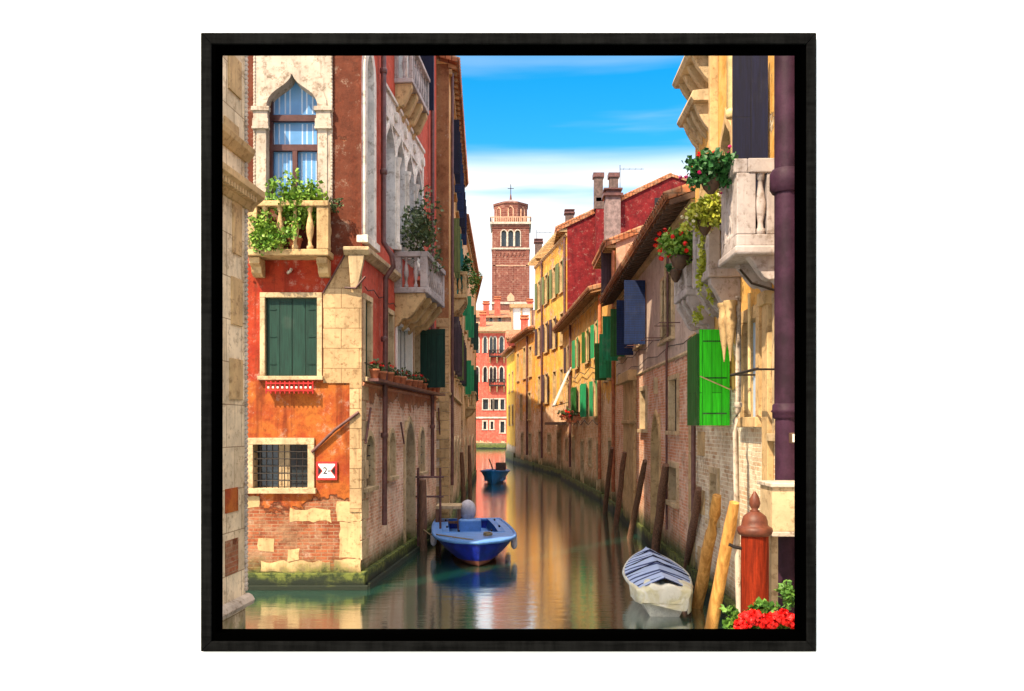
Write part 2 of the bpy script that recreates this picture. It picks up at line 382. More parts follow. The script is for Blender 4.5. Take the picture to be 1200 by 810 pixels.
def tag(o, label, cat, group=None, kind=None):
    o['label'] = label; o['category'] = cat
    if group: o['group'] = group
    if kind: o['kind'] = kind
    return o
def thing(name, label, cat, loc, group=None):
    o = bpy.data.objects.new(name, None); COL.objects.link(o); o.location = loc; o.empty_display_size = .3
    return tag(o, label, cat, group)

def ogee(cx, hw, zs, za, n=9, kind='ogee'):
    L = []
    h = za - zs
    for i in range(n + 1):
        t = i / n
        if kind == 'ogee': P = [(-hw, zs), (-hw * 1.02, zs + .62 * h), (-hw * .18, zs + .55 * h), (0, za)]
        elif kind == 'point': P = [(-hw, zs), (-hw, zs + .5 * h), (-hw * .5, zs + .85 * h), (0, za)]
        else: P = [(-hw, zs), (-hw, zs + .55 * h), (-hw * .55, za), (0, za)]
        q = [sum(c * p[k] for c, p in zip(((1 - t) ** 3, 3 * t * (1 - t) ** 2, 3 * t * t * (1 - t), t ** 3), P)) for k in (0, 1)]
        L.append((cx + q[0], q[1]))
    Rr = [(2 * cx - a, b) for a, b in L[-2::-1]]
    return L + Rr

def window(b, F, r, fmat='stone', fw=.1, pane='glass', depth=.22, sill=True, sash='darkwood', arch=None, closed=None, bars=None, proud=.05, sashn=(1, 2), opened=None, open_w=None, lab=None, nohole=False):
    """opening r=(s0,s1,z0,z1) with reveal frame, pane, sash, shutters"""
    s0, s1, z0, z1 = r; w = s1 - s0; cx = (s0 + s1) / 2
    if not nohole: F.hole(r)
    o = obj('window', MB(F).box(s0 - .03, s1 + .03, z0 - .03, z1 + .03, -depth - .04, -depth), pane, b)
    fr = MB(F)
    if arch:
        kind, rise = arch; zs = z1 - rise
        inn = [(s0, z0)] + ogee(cx, w / 2, zs, z1, 9, kind) + [(s1, z0)]
        outl = [(s0 - fw, z0)] + ogee(cx, w / 2 + fw, zs, z1 + fw * (1.6 if kind == 'ogee' else 1), 9, kind) + [(s1 + fw, z0)]
        fr.ring(inn, outl, -depth, proud)
        og = ogee(cx, w / 2, zs, z1, 9, kind)
        sp = MB(F)
        for i in range(len(og) - 1):
            (a, c), (d, e) = og[i], og[i + 1]
            if abs(a - d) > 1e-5: sp.add([(a, -.012, c), (d, -.012, e), (d, -.012, z1 + .02), (a, -.012, z1 + .02)], [(0, 1, 2, 3)])
        obj('spandrel', sp, fmat, o)
    else:
        fr.box(s0 - fw, s0, z0, z1, -depth, proud); fr.box(s1, s1 + fw, z0, z1, -depth, proud)
        fr.box(s0 - fw, s1 + fw, z1, z1 + fw, -depth, proud + .004)
        if not sill: fr.box(s0 - fw, s1 + fw, z0 - fw, z0, -depth, proud + .004)
    obj('frame', fr, fmat, o, bevel=.008 if b.get('near') else 0)
    if sill: obj('sill', MB(F).box(s0 - fw * 1.3, s1 + fw * 1.3, z0 - max(.08, fw * .8), z0, -depth, proud + .07), fmat, o, bevel=.01 if b.get('near') else 0)
    if sash and not closed:
        m = MB(F); t = .03 if w < 1.2 else .045
        for a in (s0 + t / 2, s1 - t / 2): m.box(a - t / 2, a + t / 2, z0, z1, -depth, -depth + .05)
        for k in range(1, sashn[0] + 1): a = s0 + w * k / (sashn[0] + 1); m.box(a - t / 2, a + t / 2, z0, z1, -depth, -depth + .055)
        for k in range(1, sashn[1] + 1): a = z0 + (z1 - z0) * k / (sashn[1] + 1); m.box(s0, s1, a - t / 2, a + t / 2, -depth, -depth + .045)
        obj('sash', m, sash, o)
    if closed:
        for a, c in ((s0 + .005, cx - .006), (cx + .006, s1 - .005)):
            obj('shutter', MB(F).box(a, c, z0 + .01, z1 - .01, -.1, -.05), closed, o)
    if bars:
        m = MB(F); nx, nz, rr = bars
        for k in range(1, nx + 1): a = s0 + w * k / (nx + 1); m.tube([(a, -.06, z0), (a, -.06, z1)], rr, 6)
        for k in range(1, nz + 1): a = z0 + (z1 - z0) * k / (nz + 1); m.tube([(s0, -.045, a), (s1, -.045, a)], rr, 6)
        obj('bars', m, 'iron', o)
    if opened:
        ow = open_w or w / 2
        for side in (0, 1):
            a = s0 - fw - .02 if side == 0 else s1 + fw + .02
            m = MB(F)
            dx = -ow if side == 0 else ow
            # leaf folded back nearly flat against the wall
            m.add([(a, .09, z0), (a + dx, .16, z0), (a + dx, .2, z0), (a, .13, z0), (a, .09, z1), (a + dx, .16, z1), (a + dx, .2, z1), (a, .13, z1)],
                  [(0, 1, 2, 3), (4, 7, 6, 5), (0, 4, 5, 1), (3, 2, 6, 7), (0, 3, 7, 4), (1, 5, 6, 2)])
            obj('shutter', m, opened, o)
    if lab: o['label'] = lab
    return o
def leafopen(b, F, s, z0, z1, w, mat, o0=.06, t=.045, ang=0):
    "shutter leaf standing out from the wall"
    e = math.tan(ang) * w
    m = MB(F); m.add([(s, o0, z0), (s + t, o0, z0), (s + e + t, o0 + w, z0), (s + e, o0 + w, z0), (s, o0, z1), (s + t, o0, z1), (s + e + t, o0 + w, z1), (s + e, o0 + w, z1)],
          [(0, 1, 2, 3), (4, 7, 6, 5), (0, 4, 5, 1), (3, 2, 6, 7), (0, 3, 7, 4), (1, 5, 6, 2)])
    return obj('shutter', m, mat, b)
def wallpart(b, F, s0, s1, z0, z1, mat, top=None, thick=.4, name='wall'):
    """front wall with its openings cut out; top = list of (s,z) for a gable above z1"""
    S = {s0, s1}; Z = {z0, z1}
    for h in F.holes:
        for a in h[:2]:
            if s0 < a < s1: S.add(a)
        for a in h[2:]:
            if z0 < a < z1: Z.add(a)
    S = sorted(S); Z = sorted(Z); m = MB(F)
    for i in range(len(S) - 1):
        for j in range(len(Z) - 1):
            cx = (S[i] + S[i + 1]) / 2; cz = (Z[j] + Z[j + 1]) / 2
            if any(h[0] < cx < h[1] and h[2] < cz < h[3] for h in F.holes): continue
            m.quad((S[i], 0, Z[j]), (S[i + 1], 0, Z[j]), (S[i + 1], 0, Z[j + 1]), (S[i], 0, Z[j + 1]))
    if top: m.quad(*[(a, 0, c) for a, c in top])
    return obj(name, m, mat, b)
def shell(b, F, s0, s1, depth, z1, mat, rise=0, skip=(), name='side_wall', zr=None):
    "the side and back walls; rise = how much higher the back is"
    m = MB(F)
    for k, s in enumerate((s0, s1)):
        if k in skip: continue
        m.quad((s, 0, -1), (s, -depth, -1), (s, -depth, z1 + rise), (s, 0, z1))
    m.quad((s0, -depth, -1), (s1, -depth, -1), (s1, -depth, z1 + rise), (s0, -depth, z1 + rise))
    return obj(name, m, mat, b)
def roof(b, F, s0, s1, depth, z1, rise, over=.45, mat='tile', raf=.45, ends=.15, rafter=True, rmat='rafter', tiles_=True):
    m = MB(F); k = rise / depth; th = .12
    m.sprism([(over, z1 - k * over + .02), (over, z1 - k * over + th + .02), (-depth, z1 + rise + th), (-depth, z1 + rise + .01)], s0 - ends, s1 + ends)
    if tiles_:
        n = int((s1 - s0 + 2 * ends) / .22)
        for i in range(n):
            s = s0 - ends + .11 + i * .22; o1 = over + .05; d2 = min(depth, 3.0)
            m.tube([(s, o1, z1 - k * o1 + th + .03), (s, -d2, z1 + k * d2 + th + .03)], .085, 6)
    o = obj('roof', m, mat, b)
    if rafter:
        n = max(2, int((s1 - s0) / raf)); r = MB(F)
        for i in range(n + 1):
            s = s0 + (s1 - s0) * i / n
            r.sprism([(-.02, z1 + .01), (over - .06, z1 - k * over + .015), (over - .06, z1 - k * over - .09), (-.02, z1 - .13)], s - .05, s + .05)
        obj('rafters', r, rmat, o)
        obj('cornice', MB(F).box(s0, s1, z1 - .32, z1 - .16, 0, .1), 'stone_gold', o)
    return o
def chimney(b, c, w, z0, z1, mat, cap='terracotta', pots=1, mesh=None):
    x, y = c; m = MB().box(x - w / 2, x + w / 2, z0, z1, y - w / 2, y + w / 2)
    o = obj('chimney', m, mat, b)
    k = MB().box(x - w * .66, x + w * .66, z1, z1 + w * .18, y - w * .66, y + w * .66)
    k.box(x - w * .45, x + w * .45, z1 + w * .18, z1 + w * .42, y - w * .45, y + w * .45)
    k.box(x - w * .62, x + w * .62, z1 + w * .42, z1 + w * .52, y - w * .62, y + w * .62)
    obj('chimney_cap', k, cap, o); return o
def antenna(b, p, h, w=.7, ang=0, n=4):
    m = MB(); x, y, z = p; m.tube([p, (x, y, z + h)], .022, 5)
    dx, dy = math.cos(ang), math.sin(ang)
    m.tube([(x, y, z + h * .92), (x + dx * w, y + dy * w, z + h * .92)], .015, 4)
    for i in range(n):
        t = w * (i + .6) / n; q = .28 - i * .03; m.tube([(x + dx * t - dy * q, y + dy * t + dx * q, z + h * .92), (x + dx * t + dy * q, y + dy * t - dx * q, z + h * .92)], .01, 4)
    return obj('antenna', m, 'iron', b)

BPROF = [(.045, 0), (.055, .02), (.055, .06), (.035, .08), (.03, .14), (.06, .28), (.065, .36), (.045, .48), (.028, .56), (.026, .62), (.045, .64), (.05, .7)]
def baluster(parent, F, s, o, z0, h, mat, r=1.0):
    p = F.M @ Vector((s, o, z0)) if F else Vector((s, o, z0))
    m = MB().lathe((0, 0, 0), [(a * r, c / .7 * h) for a, c in BPROF], 12)
    ob = obj('baluster', m, mat, None); ob.parent = parent; ob.location = p - wloc(parent); return ob
def balcony(b, F, s0, s1, z0, zr, proj, mat='stone_bal', nb=6, nside=2, brackets=3, bh=.7, rail=.12, slab=.14, post=.14, bmat=None, r=1.0, lab=None, blen=None):
    "stone balcony: slab at z0, rail top zr"
    o = obj('balcony', MB(F).box(s0, s1, z0, z0 + slab, -.02, proj), mat, b, bevel=.02)
    m = MB(F); a, c = zr - rail, zr
    m.box(s0, s1, a, c, proj - .16, proj + .03); m.box(s0 - .02, s0 + .16, a, c, 0, proj - .16); m.box(s1 - .16, s1 + .02, a, c, 0, proj - .16)
    obj('rail', m, mat, o, bevel=.015)
    for s in (s0 + post / 2, s1 - post / 2):
        obj('post', MB(F).box(s - post / 2, s + post / 2, z0 + slab, a, proj - post, proj - .005), mat, o, bevel=.012)
    obj('post', MB(F).box(s0 + .005, s0 + post, z0 + slab, a, 0, post), mat, o, bevel=.012)
    h = a - z0 - slab
    for i in range(nb): baluster(o, F, s0 + post + (s1 - s0 - 2 * post) * (i + .5) / nb, proj - .08, z0 + slab, h, mat, r)
    for i in range(nside):
        q = post + (proj - 2 * post) * (i + .5) / nside
        baluster(o, F, s0 + .07, q, z0 + slab, h, mat, r); baluster(o, F, s1 - .07, q, z0 + slab, h, mat, r)
    for i in range(brackets):
        s = s0 + .16 + (s1 - s0 - .32) * i / max(1, brackets - 1); L = blen or proj * .92
        pr = [(0, z0), (L, z0), (L, z0 - bh * .16)]
        for k in range(1, 9):
            t = k / 9; pr.append((L * (1 - t) - .0 + .05 * L * math.sin(t * 9), z0 - bh * (.16 + .84 * t ** .8) + .1 * bh * math.sin(t * 10)))
        pr.append((0, z0 - bh))
        obj('bracket', MB(F).sprism(pr, s - .1, s + .1), bmat or mat, o, bevel=.015)
    return o
def pipe(b, F, uvs, r, mat, o=None, collars=(), name='drainpipe'):
    "vertical pipe given as (s,z,o) points"
    m = MB(F).tube([(s, oo, z) for s, z, oo in uvs], r, 12)
    p = obj(name, m, mat, b)
    for (s, z, oo) in collars: obj('collar', MB(F).tube([(s, oo, z - r), (s, oo, z - r * .6), (s, oo, z + r * .6), (s, oo, z + r)], [r * 1.15, r * 1.4, r * 1.4, r * 1.15], 12), mat, p)
    return p

def leaves(c, rad, n, size, seed, shell_=.55, squash=1, curl=True, drop=0):
    r = random.Random(seed); m = MB()
    clumps = [Vector((r.gauss(0, .5) * rad[0], r.gauss(0, .5) * rad[1], r.gauss(0, .45) * rad[2] - drop * r.random())) for _ in range(max(6, n // 45))]
    for i in range(n):
        k = clumps[r.randrange(len(clumps))]
        p = Vector(c) + k + Vector((r.gauss(0, .2) * rad[0], r.gauss(0, .2) * rad[1], r.gauss(0, .22) * rad[2]))
        a = Vector((r.gauss(0, 1), r.gauss(0, 1), r.gauss(0, 1) + .3)).normalized(); b = a.cross(Vector((r.gauss(0, 1), r.gauss(0, 1), r.gauss(0, 1)))).normalized(); cc = a.cross(b)
        L = size * r.uniform(.6, 1.3); w = L * .42
        m.add([p, p + b * L * .5 + cc * w + a * L * .08, p + b * L, p + b * L * .5 - cc * w + a * L * .08], [(0, 1, 2), (0, 2, 3)])
    return m
def blooms(c, rad, n, size, seed, front=None):
    r = random.Random(seed); m = MB()
    for i in range(n):
        d = Vector((r.gauss(0, 1), r.gauss(0, 1), r.gauss(0, 1))).normalized()
        p = Vector(c) + Vector((d.x * rad[0], d.y * rad[1], d.z * rad[2])) * r.uniform(.75, 1.1)
        for j in range(9):
            a = Vector((r.gauss(0, 1), r.gauss(0, 1), r.gauss(0, 1))).normalized(); b = a.cross(Vector((0, .3, 1))).normalized(); cc = a.cross(b)
            q = p + a * size * .5
            m.add([q + b * size * .5, q + cc * size * .5, q - b * size * .5, q - cc * size * .5], [(0, 1, 2, 3)])
    return m
# ================================================================ SETTING
water = obj('canal_water', MB().quad((-300, -60, 0), (300, -60, 0), (300, 500, 0), (-300, 500, 0)), 'water'); water['kind'] = 'structure'

# ---------------------------------------------------------------- white wall with its framed opening
WD = 1.2
def pw(u, v, D=WD): return ((u - 600) / 1000 * D, CAMH + (500 - v) / 1000 * D)
ix0, iz0 = pw(253, 745); ix1, iz1 = pw(939, 57)
m = MB(); T = .03
for a in ((-2.6, ix0 - .006, -1, 5.2), (ix1 + .006, 2.6, -1, 5.2), (ix0 - .006, ix1 + .006, -1, iz0 - .006), (ix0 - .006, ix1 + .006, iz1 + .006, 5.2)):
    m.box(a[0], a[1], a[2], a[3], WD, WD + T)
o = obj('wall', m, 'wallw', None, loc=(0, WD, 0)); tag(o, 'plain bright white wall all round the black square frame', 'wall')
fr = thing('picture_frame', 'square black stained wooden frame with deep matt black inner lip on the white wall', 'frame', (0, WD, iz0))
FD = WD - .007
x0, z0 = pw(235, 764, FD); x1, z1 = pw(957, 38, FD); y0, w0 = pw(247.5, 752, FD); y1, w1 = pw(945.5, 51.5, FD)
rails = [[(x0, z0), (x1, z0), (y1, w0), (y0, w0)], [(x1, z0), (x1, z1), (y1, w1), (y1, w0)], [(x1, z1), (x0, z1), (y0, w1), (y1, w1)], [(x0, z1), (x0, z0), (y0, w0), (y0, w1)]]
for q in rails:
    a = MB(); n = 4; a.add([(x, FD, z) for x, z in q] + [(x, WD + .002, z) for x, z in q], [(0, 1, 2, 3), (7, 6, 5, 4)] + [(i, (i + 1) % 4, 4 + (i + 1) % 4, 4 + i) for i in range(4)])
    obj('frame_rail', a, 'frame', fr, bevel=.0012)
LD = WD - .004
a0, b0 = pw(261, 737, WD + .026); a1, b1 = pw(931, 65.5, WD + .026)
c0, d0 = pw(245, 755, LD); c1, d1 = pw(948, 48, LD)
m = MB()
m.box(c0, a0, d0, d1, LD, WD + .026); m.box(a1, c1, d0, d1, LD, WD + .026); m.box(a0, a1, d0, b0, LD, WD + .026); m.box(a0, a1, b1, d1, LD, WD + .026)
# mb.box orders are (s, z, o) with o as depth here because no facade matrix is used
obj('inner_lip', m, 'liner', fr)

# ================================================================ LEFT ROW
def B(name, label, F, s=0, group=None, cat='building', near=False):
    p = F.M @ Vector((s, 0, 0)); b = thing(name, label, cat, (p.x, p.y, 0), group)
    if near: b['near'] = 1
    return b
# --- L0 near pale stone corner
dl = Vector((.082, 1)).normalized()
p13 = Vector((-4.06, 13.0)); F0 = Fac(p13 - dl * 9.5, p13, (1, 0))
b = B('stone_building', 'pale stone corner building with carved cornices at the left edge', F0, 9.5, near=True)
E = 9.5
wallpart(b, F0, 0, E, -1, 24, 'pier_blocks'); 
m = MB(F0); m.quad((E, 0, -1), (E, -2.0, -1), (E, -2.0, 24), (E, 0, 24)); m.quad((0, 0, -1), (0, -2, -1), (0, -2, 24), (0, 0, 24)); m.quad((0, -2, -1), (E, -2, -1), (E, -2, 24), (0, -2, 24)); m.quad((0, 0, 24), (E, 0, 24), (E, -2, 24), (0, -2, 24))
obj('side_wall', m, 'pier_blocks', b)
def course(b, F, s0, s1, z0, prof, mat, ret=False, name='cornice'):
    m = MB(F); m.sprism([(-.02, z0 + prof[0][1])] + [(a, z0 + c) for a, c in prof] + [(-.02, z0 + prof[-1][1])], s0, s1); return obj(name, m, mat, b, bevel=.006)
zc = CAMH + .285 * 12.6
course(b, F0, 0, E + .18, zc - .28, [(.05, 0), (.09, .08), (.2, .16), (.24, .2), (.24, .3)], 'stone_gold')
m = MB(F0)
for i in range(26): m.box(E - 2.6 + i * .1, E - 2.6 + i * .1 + .055, zc - .2, zc - .12, .0, .2)
obj('dentils', m, 'stone_gold', b)
zc2 = CAMH + .335 * 12.6
course(b, F0, 0, E + .06, zc2 - .2, [(.03, 0), (.12, .12), (.14, .2)], 'stone_gold')
zc3 = CAMH - .205 * 12.8
course(b, F0, 0, E + .08, zc3 - .12, [(.02, 0), (.1, .04), (.12, .1), (.08, .17), (.02, .2)], 'stone_w', name='base_moulding')
# rope edge along the corner
m = MB(F0); z = .9
while z < 12:
    m.tube([(E - .01, .0, z), (E + .0, .004, z + .035), (E - .01, .0, z + .07)], [.03, .042, .03], 8, False); z += .07
obj('rope_moulding', m, 'stone_w', b)
m = MB(F0)
for k, (z, h, a, c, mt) in enumerate([(8.3, .55, .55, .2, 0), (5.95, .9, .4, .18, 0), (4.9, .7, .45, .16, 0), (3.8, .6, .5, .15, 0), (7.55, .3, .7, .3, 0)]):
    m.box(E - a - .1, E - c, z, z + h, -.01, .025)
obj('panel', m, 'stone_gold', b, bevel=.006)
m = MB(F0)
for z, h in ((2.15, .35), (1.25, .5)): m.box(E - .75, E - .3, z, z + h, -.01, .012)
obj('brick_patch', m, M['front_orange'], b)

# --- L1 orange/red palace : front face at Y=17.9 and side face along the canal
YF = 17.9; XC = -3.17
F1 = Fac((-9.2, YF), (XC, YF), (0, -1)); F1s = Fac((XC, YF), (XC + .082 * 9.3, YF + 9.3), (1, 0))
b = B('palazzo', 'tall orange and red corner palace at left with pointed window and green shutters', F1, 6.03, near=True)
b1 = b; TOP = 23.0
# upper pointed window
r = F1.rc(313, 373, 88, 243); w = window(b, F1, r, 'stone_w', .2, 'glassb', .28, False, 'sash', ('ogee', .74), sashn=(0, 0), proud=.07)
cx = (r[0] + r[1]) / 2
m = MB(F1)
for z in (F1.z(343, 135), F1.z(343, 170)): m.box(r[0], r[1], z - .065, z + .065, -.26, -.16)
m.box(r[0], r[0] + .07, r[2], r[3], -.26, -.17); m.box(r[1] - .07, r[1], r[2], r[3], -.26, -.17)
m.box(cx - .05, cx + .05, r[2], F1.z(343, 170), -.26, -.165)
obj('mullions', m, 'sash', w)
m = MB(F1)
for zA, zB, gap in ((F1.z(343, 128), r[3] + .02, .06), (F1.z(343, 166), F1.z(343, 140), .07), (r[2], F1.z(343, 175), 0.0)):
    for sg in (-1, 1):
        n = 10; e0, e1 = (cx + sg * (gap + .03), cx + sg * (r[1] - r[0]) / 2)
        if gap == 0: e0, e1 = (cx + sg * .09, cx + sg * (.42 if sg < 0 else .50))
        pts = []
        for i in range(n + 1):
            t = i / n; pts.append((e0 + (e1 - e0) * t, -.272 - .012 + .012 * math.sin(i * 2.4)))
        for i in range(n): m.quad((pts[i][0], pts[i][1], zA), (pts[i + 1][0], pts[i + 1][1], zA), (pts[i + 1][0], pts[i + 1][1], zB), (pts[i][0], pts[i][1], zB))
obj('curtain', m, 'curtain', w)
# white carved surround: panel, pilasters and capitals
R0 = F1.rc(299, 389, 50, 243); m = MB(F1)
m.box(R0[0], r[0] - .2, R0[2], F1.z(343, 128), 0, .045); m.box(r[1] + .2, R0[1], R0[2], F1.z(343, 128), 0, .045)
obj('jamb_stone', m, 'stone_w', w)
m = MB(F1); og = ogee(cx, (r[1] - r[0]) / 2 + .19, r[3] - .74, r[3] + .3, 9, 'ogee')
fullt = r[3] + 1.2
for i in range(len(og) - 1): (a, c), (d, e) = og[i], og[i + 1]; m.quad((a, .04, c), (d, .04, e), (d, .04, fullt), (a, .04, fullt))
m.quad((R0[0], .04, F1.z(343, 128)), (og[0][0], .04, F1.z(343, 128)), (og[0][0], .04, fullt), (R0[0], .04, fullt))
m.quad((R0[1], .04, F1.z(343, 128)), (og[-1][0], .04, F1.z(343, 128)), (og[-1][0], .04, fullt), (R0[1], .04, fullt))
obj('spandrel', m, 'stone_w', w)
m = MB(F1)
for a, c in ((298.5, 315), (371.5, 388.5)):
    for v0, v1, e in ((127, 132, .14), (132, 141, .1), (141, 150, .12), (150, 153, .13)):
        q = F1.rc(a, c, v0, v1); m.box(q[0] - (e - .1), q[1] + (e - .1), q[2], q[3], 0, e)
obj('capital', m, 'stone_w', w, bevel=.008)
m = MB(F1)
for sx in (R0[0], R0[1]):
    z = F1.z(343, 243)
    while z < 11.4: m.tube([(sx, .03, z), (sx, .04, z + .035), (sx, .03, z + .07)], [.022, .032, .022], 6, False); z += .07
obj('rope_moulding', m, 'stone_w', w)
# balcony of the front
zsl = F1.z(343, 305); q = F1.rc(296, 391, 243, 305)
bal = balcony(b, F1, q[0], q[1], zsl, q[3], .52, 'stone_gold', nb=4, nside=1, brackets=0, rail=.11, slab=.13, post=.24, r=1.25)
for a, c in ((299, 311), (376, 388)):
    k = F1.rc(a, c, 306, 326); obj('bracket', MB(F1).sprism([(0, k[3]), (.42, k[3]), (.42, k[3] - .12), (.3, k[3] - .18), (.26, k[2] + .06), (.16, k[2]), (0, k[2])], k[0], k[1]), 'stone_gold', bal, bevel=.01)
obj('wall_hook', MB(F1).tube([F for F in [(F1.s(338), 0, F1.z(338, 318)), (F1.s(339), .1, F1.z(338, 321)), (F1.s(342), .12, F1.z(338, 319)), (F1.s(343), .1, F1.z(338, 316))]], .03, 6), 'stone_w', b)
# green shuttered window
r = F1.rc(311, 372, 349, 441); w = window(b, F1, r, 'stone', .105, 'glass', .12, True, None, closed='green_sh', proud=.05)
m = MB(F1)
for z in (r[2] + .25, (r[2] + r[3]) / 2, r[3] - .25):
    for s in (r[0] + .08, r[1] - .2): m.box(s, s + .14, z, z + .02, -.06, -.035)
for t in (.25, .75): s = r[0] + (r[1] - r[0]) * t; m.box(s - .006, s + .006, r[2] + .02, r[3] - .02, -.06, -.044)
obj('hinges', m, 'green_sh', w)
# small red planter rack
q = F1.rc(315, 369, 449, 459); m = MB(F1); m.box(q[0], q[1], q[2], q[2] + .03, .02, .2); m.box(q[0], q[1], q[3] - .03, q[3], .17, .2)
for i in range(11): s = q[0] + (q[1] - q[0]) * i / 10; m.box(s - .012, s + .012, q[2] - .05, q[3] + .03, .17, .195)
obj('planter_rack', m, 'red_iron', b)
m = MB(F1)
for i in range(10): s = q[0] + (q[1] - q[0]) * (i + .5) / 10; m.box(s - .02, s + .02, q[2] + .06, q[2] + .1, .195, .21)
obj('rack_studs', m, 'white_paint', b)
# stone corner
def ragged(s0, s1, z0, z1, e=.035):
    P = []
    for (a, b_), (c_, d_) in (((s0, z0), (s1, z0)), ((s1, z0), (s1, z1)), ((s1, z1), (s0, z1)), ((s0, z1), (s0, z0))):
        k = max(2, int(max(abs(c_ - a), abs(d_ - b_)) / .12))
        for i in range(k): P.append((a + (c_ - a) * i / k + R.uniform(-e, e * .6) * (1 if a > s0 + .01 else -1) * .7, b_ + (d_ - b_) * i / k + R.uniform(-e, e)))
    return P
def px(F, pts): return [(F.s(u), F.z(u, v)) for u, v in pts]
c = F1.len
zz = lambda v: F1.z(400, v)
m = MB(F1).prism([(F1.s(379), zz(344)), (F1.s(404), zz(297)), (c + .02, zz(297)), (c + .02, zz(600)), (F1.s(410), zz(600)), (F1.s(410), zz(449)), (F1.s(379), zz(449))], -.02, .03)
obj('corner_stone', m, 'blocks', b)
m = MB(F1)
for (u0, u1, v0, v1) in ((340, 388, 596, 611), (394, 423, 588, 612), (392, 423, 655, 672), (305, 388, 658, 671), (302, 322, 630, 645), (337, 351, 643, 657), (288, 305, 582, 595), (398, 423, 612, 655)):
    q = F1.rc(u0, u1, v0, v1); m.prism(ragged(q[0], min(q[1], c + .015), q[2], q[3]), -.02, .007)
obj('stone_blocks', m, 'stone_gold', b)
m = MB(F1)
for s, z, w_, h, o_ in ((F1.s(404), 296, .6, .15, .22),):
    m.sprism([(0, zz(300)), (.1, zz(300)), (.2, zz(295)), (.2, zz(291)), (0, zz(291))], s, c + .2)
m.prism(px(F1, [(409, 300), (428, 300), (426, 312), (422, 330), (420, 338), (412, 338)]), 0, .12)
obj('corner_corbel', m, 'stone', b, bevel=.015)
# dark iron ties
m = MB(F1); m.tube([(F1.s(366), .05, F1.z(366, 530)), (F1.s(393), .07, F1.z(393, 504)), (F1.s(421), .05, F1.z(421, 483))], .035, 6)
m.tube([(F1.s(379), .045, zz(344)), (F1.s(405), .045, zz(298))], .02, 5)
m.tube([(F1.s(405), .1, zz(338)), (F1.s(418), .12, zz(339)), (F1.s(429), .1, zz(325))], .025, 5)
obj('iron_tie', m, 'rust', b)
# grille window
r = F1.rc(297, 361, 521, 572); w = window(b, F1, r, 'stone', .14, 'glass', .3, True, None, bars=(8, 5, .011), proud=.045)
obj('window_lining', MB(F1).box((r[0] + r[1]) / 2 - .12, (r[0] + r[1]) / 2 + .12, r[2], r[3], -.29, -.25), 'stone', w)
# wet plinth and steps
m = MB(F1); m.box(0, c + .1, -1, .34, -.01, .1); m.box(0, c + .18, -1, .1, .1, .2); obj('plinth', m, 'plinth', b, bevel=.02)
# ---- canal side of the palace
S = F1s
top_ledge = 7.1
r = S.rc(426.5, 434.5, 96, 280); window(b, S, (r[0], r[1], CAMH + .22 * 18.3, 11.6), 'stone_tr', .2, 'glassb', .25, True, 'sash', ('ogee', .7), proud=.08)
# four-light gothic window
s0, s1 = S.s(450), S.s(492.5); zb, zt = 7.75, 10.9
n = 4; gap = .22; ww = (s1 - s0 - gap * (n - 1)) / n
S.hole((s0, s1, zb, zt))
for i in range(n):
    a = s0 + i * (ww + gap)
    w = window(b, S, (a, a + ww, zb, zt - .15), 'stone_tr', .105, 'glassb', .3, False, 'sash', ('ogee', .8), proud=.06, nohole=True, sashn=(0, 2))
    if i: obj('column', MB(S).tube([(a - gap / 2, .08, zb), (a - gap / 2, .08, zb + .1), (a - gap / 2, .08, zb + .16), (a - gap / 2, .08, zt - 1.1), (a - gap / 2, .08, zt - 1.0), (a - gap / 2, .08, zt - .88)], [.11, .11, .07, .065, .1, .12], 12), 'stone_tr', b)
m = MB(S)
m.box(s0 - .3, s0 - .1, zb - .1, zt + .5, -.2, .05); m.box(s1 + .1, s1 + .3, zb - .1, zt + .5, -.2, .05); 
m.box(s0 - .3, s1 + .3, zt + .42, zt + .5, 0, .09); m.box(s0 - .1, s1 + .1, zt - .16, zt + .42, -.2, .035)
for i in range(n + 1):
    a = s0 + i * (ww + gap) - gap / 2
    m.tube([(a, .04, zt + .12), (a, .1, zt + .12)], .13, 12)
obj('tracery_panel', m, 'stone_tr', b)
course(b, S, -.02, S.s(447) , top_ledge - .14, [(.04, 0), (.1, .05), (.18, .11), (.18, .2)], 'stone'); course(b, S, S.s(446.5), 3.15, top_ledge - .14, [(.04, 0), (.1, .05), (.18, .11), (.18, .2)], 'stone')
balA = balcony(b, S, 3.18, 5.9, 6.7, 7.72, .82, 'stone_bal', nb=9, nside=2, brackets=4, bh=.85, rail=.13, slab=.14, post=.17, bmat='stone_gold', r=.95)
balB = balcony(b, S, 3.2, 5.5, 11.9, 12.9, .46, 'stone_bal', nb=7, nside=1, brackets=4, bh=.75, rail=.1, slab=.12, post=.1, bmat='stone_gold', r=.7)
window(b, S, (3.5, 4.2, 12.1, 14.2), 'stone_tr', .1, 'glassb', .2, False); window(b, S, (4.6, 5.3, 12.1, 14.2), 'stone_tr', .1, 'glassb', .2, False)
leafopen(b, S, 5.6, 12.1, 14.2, .5, 'navy_sh'); 
# lower windows
r = S.rc(426, 433, 350, 441); window(b, S, (r[0], r[1], 4.45, 6.1), 'stone', .12, 'glass', .1, True, None, closed='green_sh')
r = S.rc(453, 459, 372, 450); window(b, S, (r[0], r[1], 4.5, 6.1), 'stone', .12, 'glass', .15, True, None)
r = S.rc(464, 481, 385, 450); window(b, S, (r[0], r[1], 4.55, 5.95), 'white_paint', .07, 'glass', .15, True, 'white_paint', sashn=(3, 0))
leafopen(b, S, S.s(490), 4.5, 6.15, .72, 'green_sh', ang=-.1)
r = S.rc(484, 490, 392, 452); window(b, S, (r[0], r[1], 4.55, 6.1), 'stone', .08, 'glass', .2, True, None)
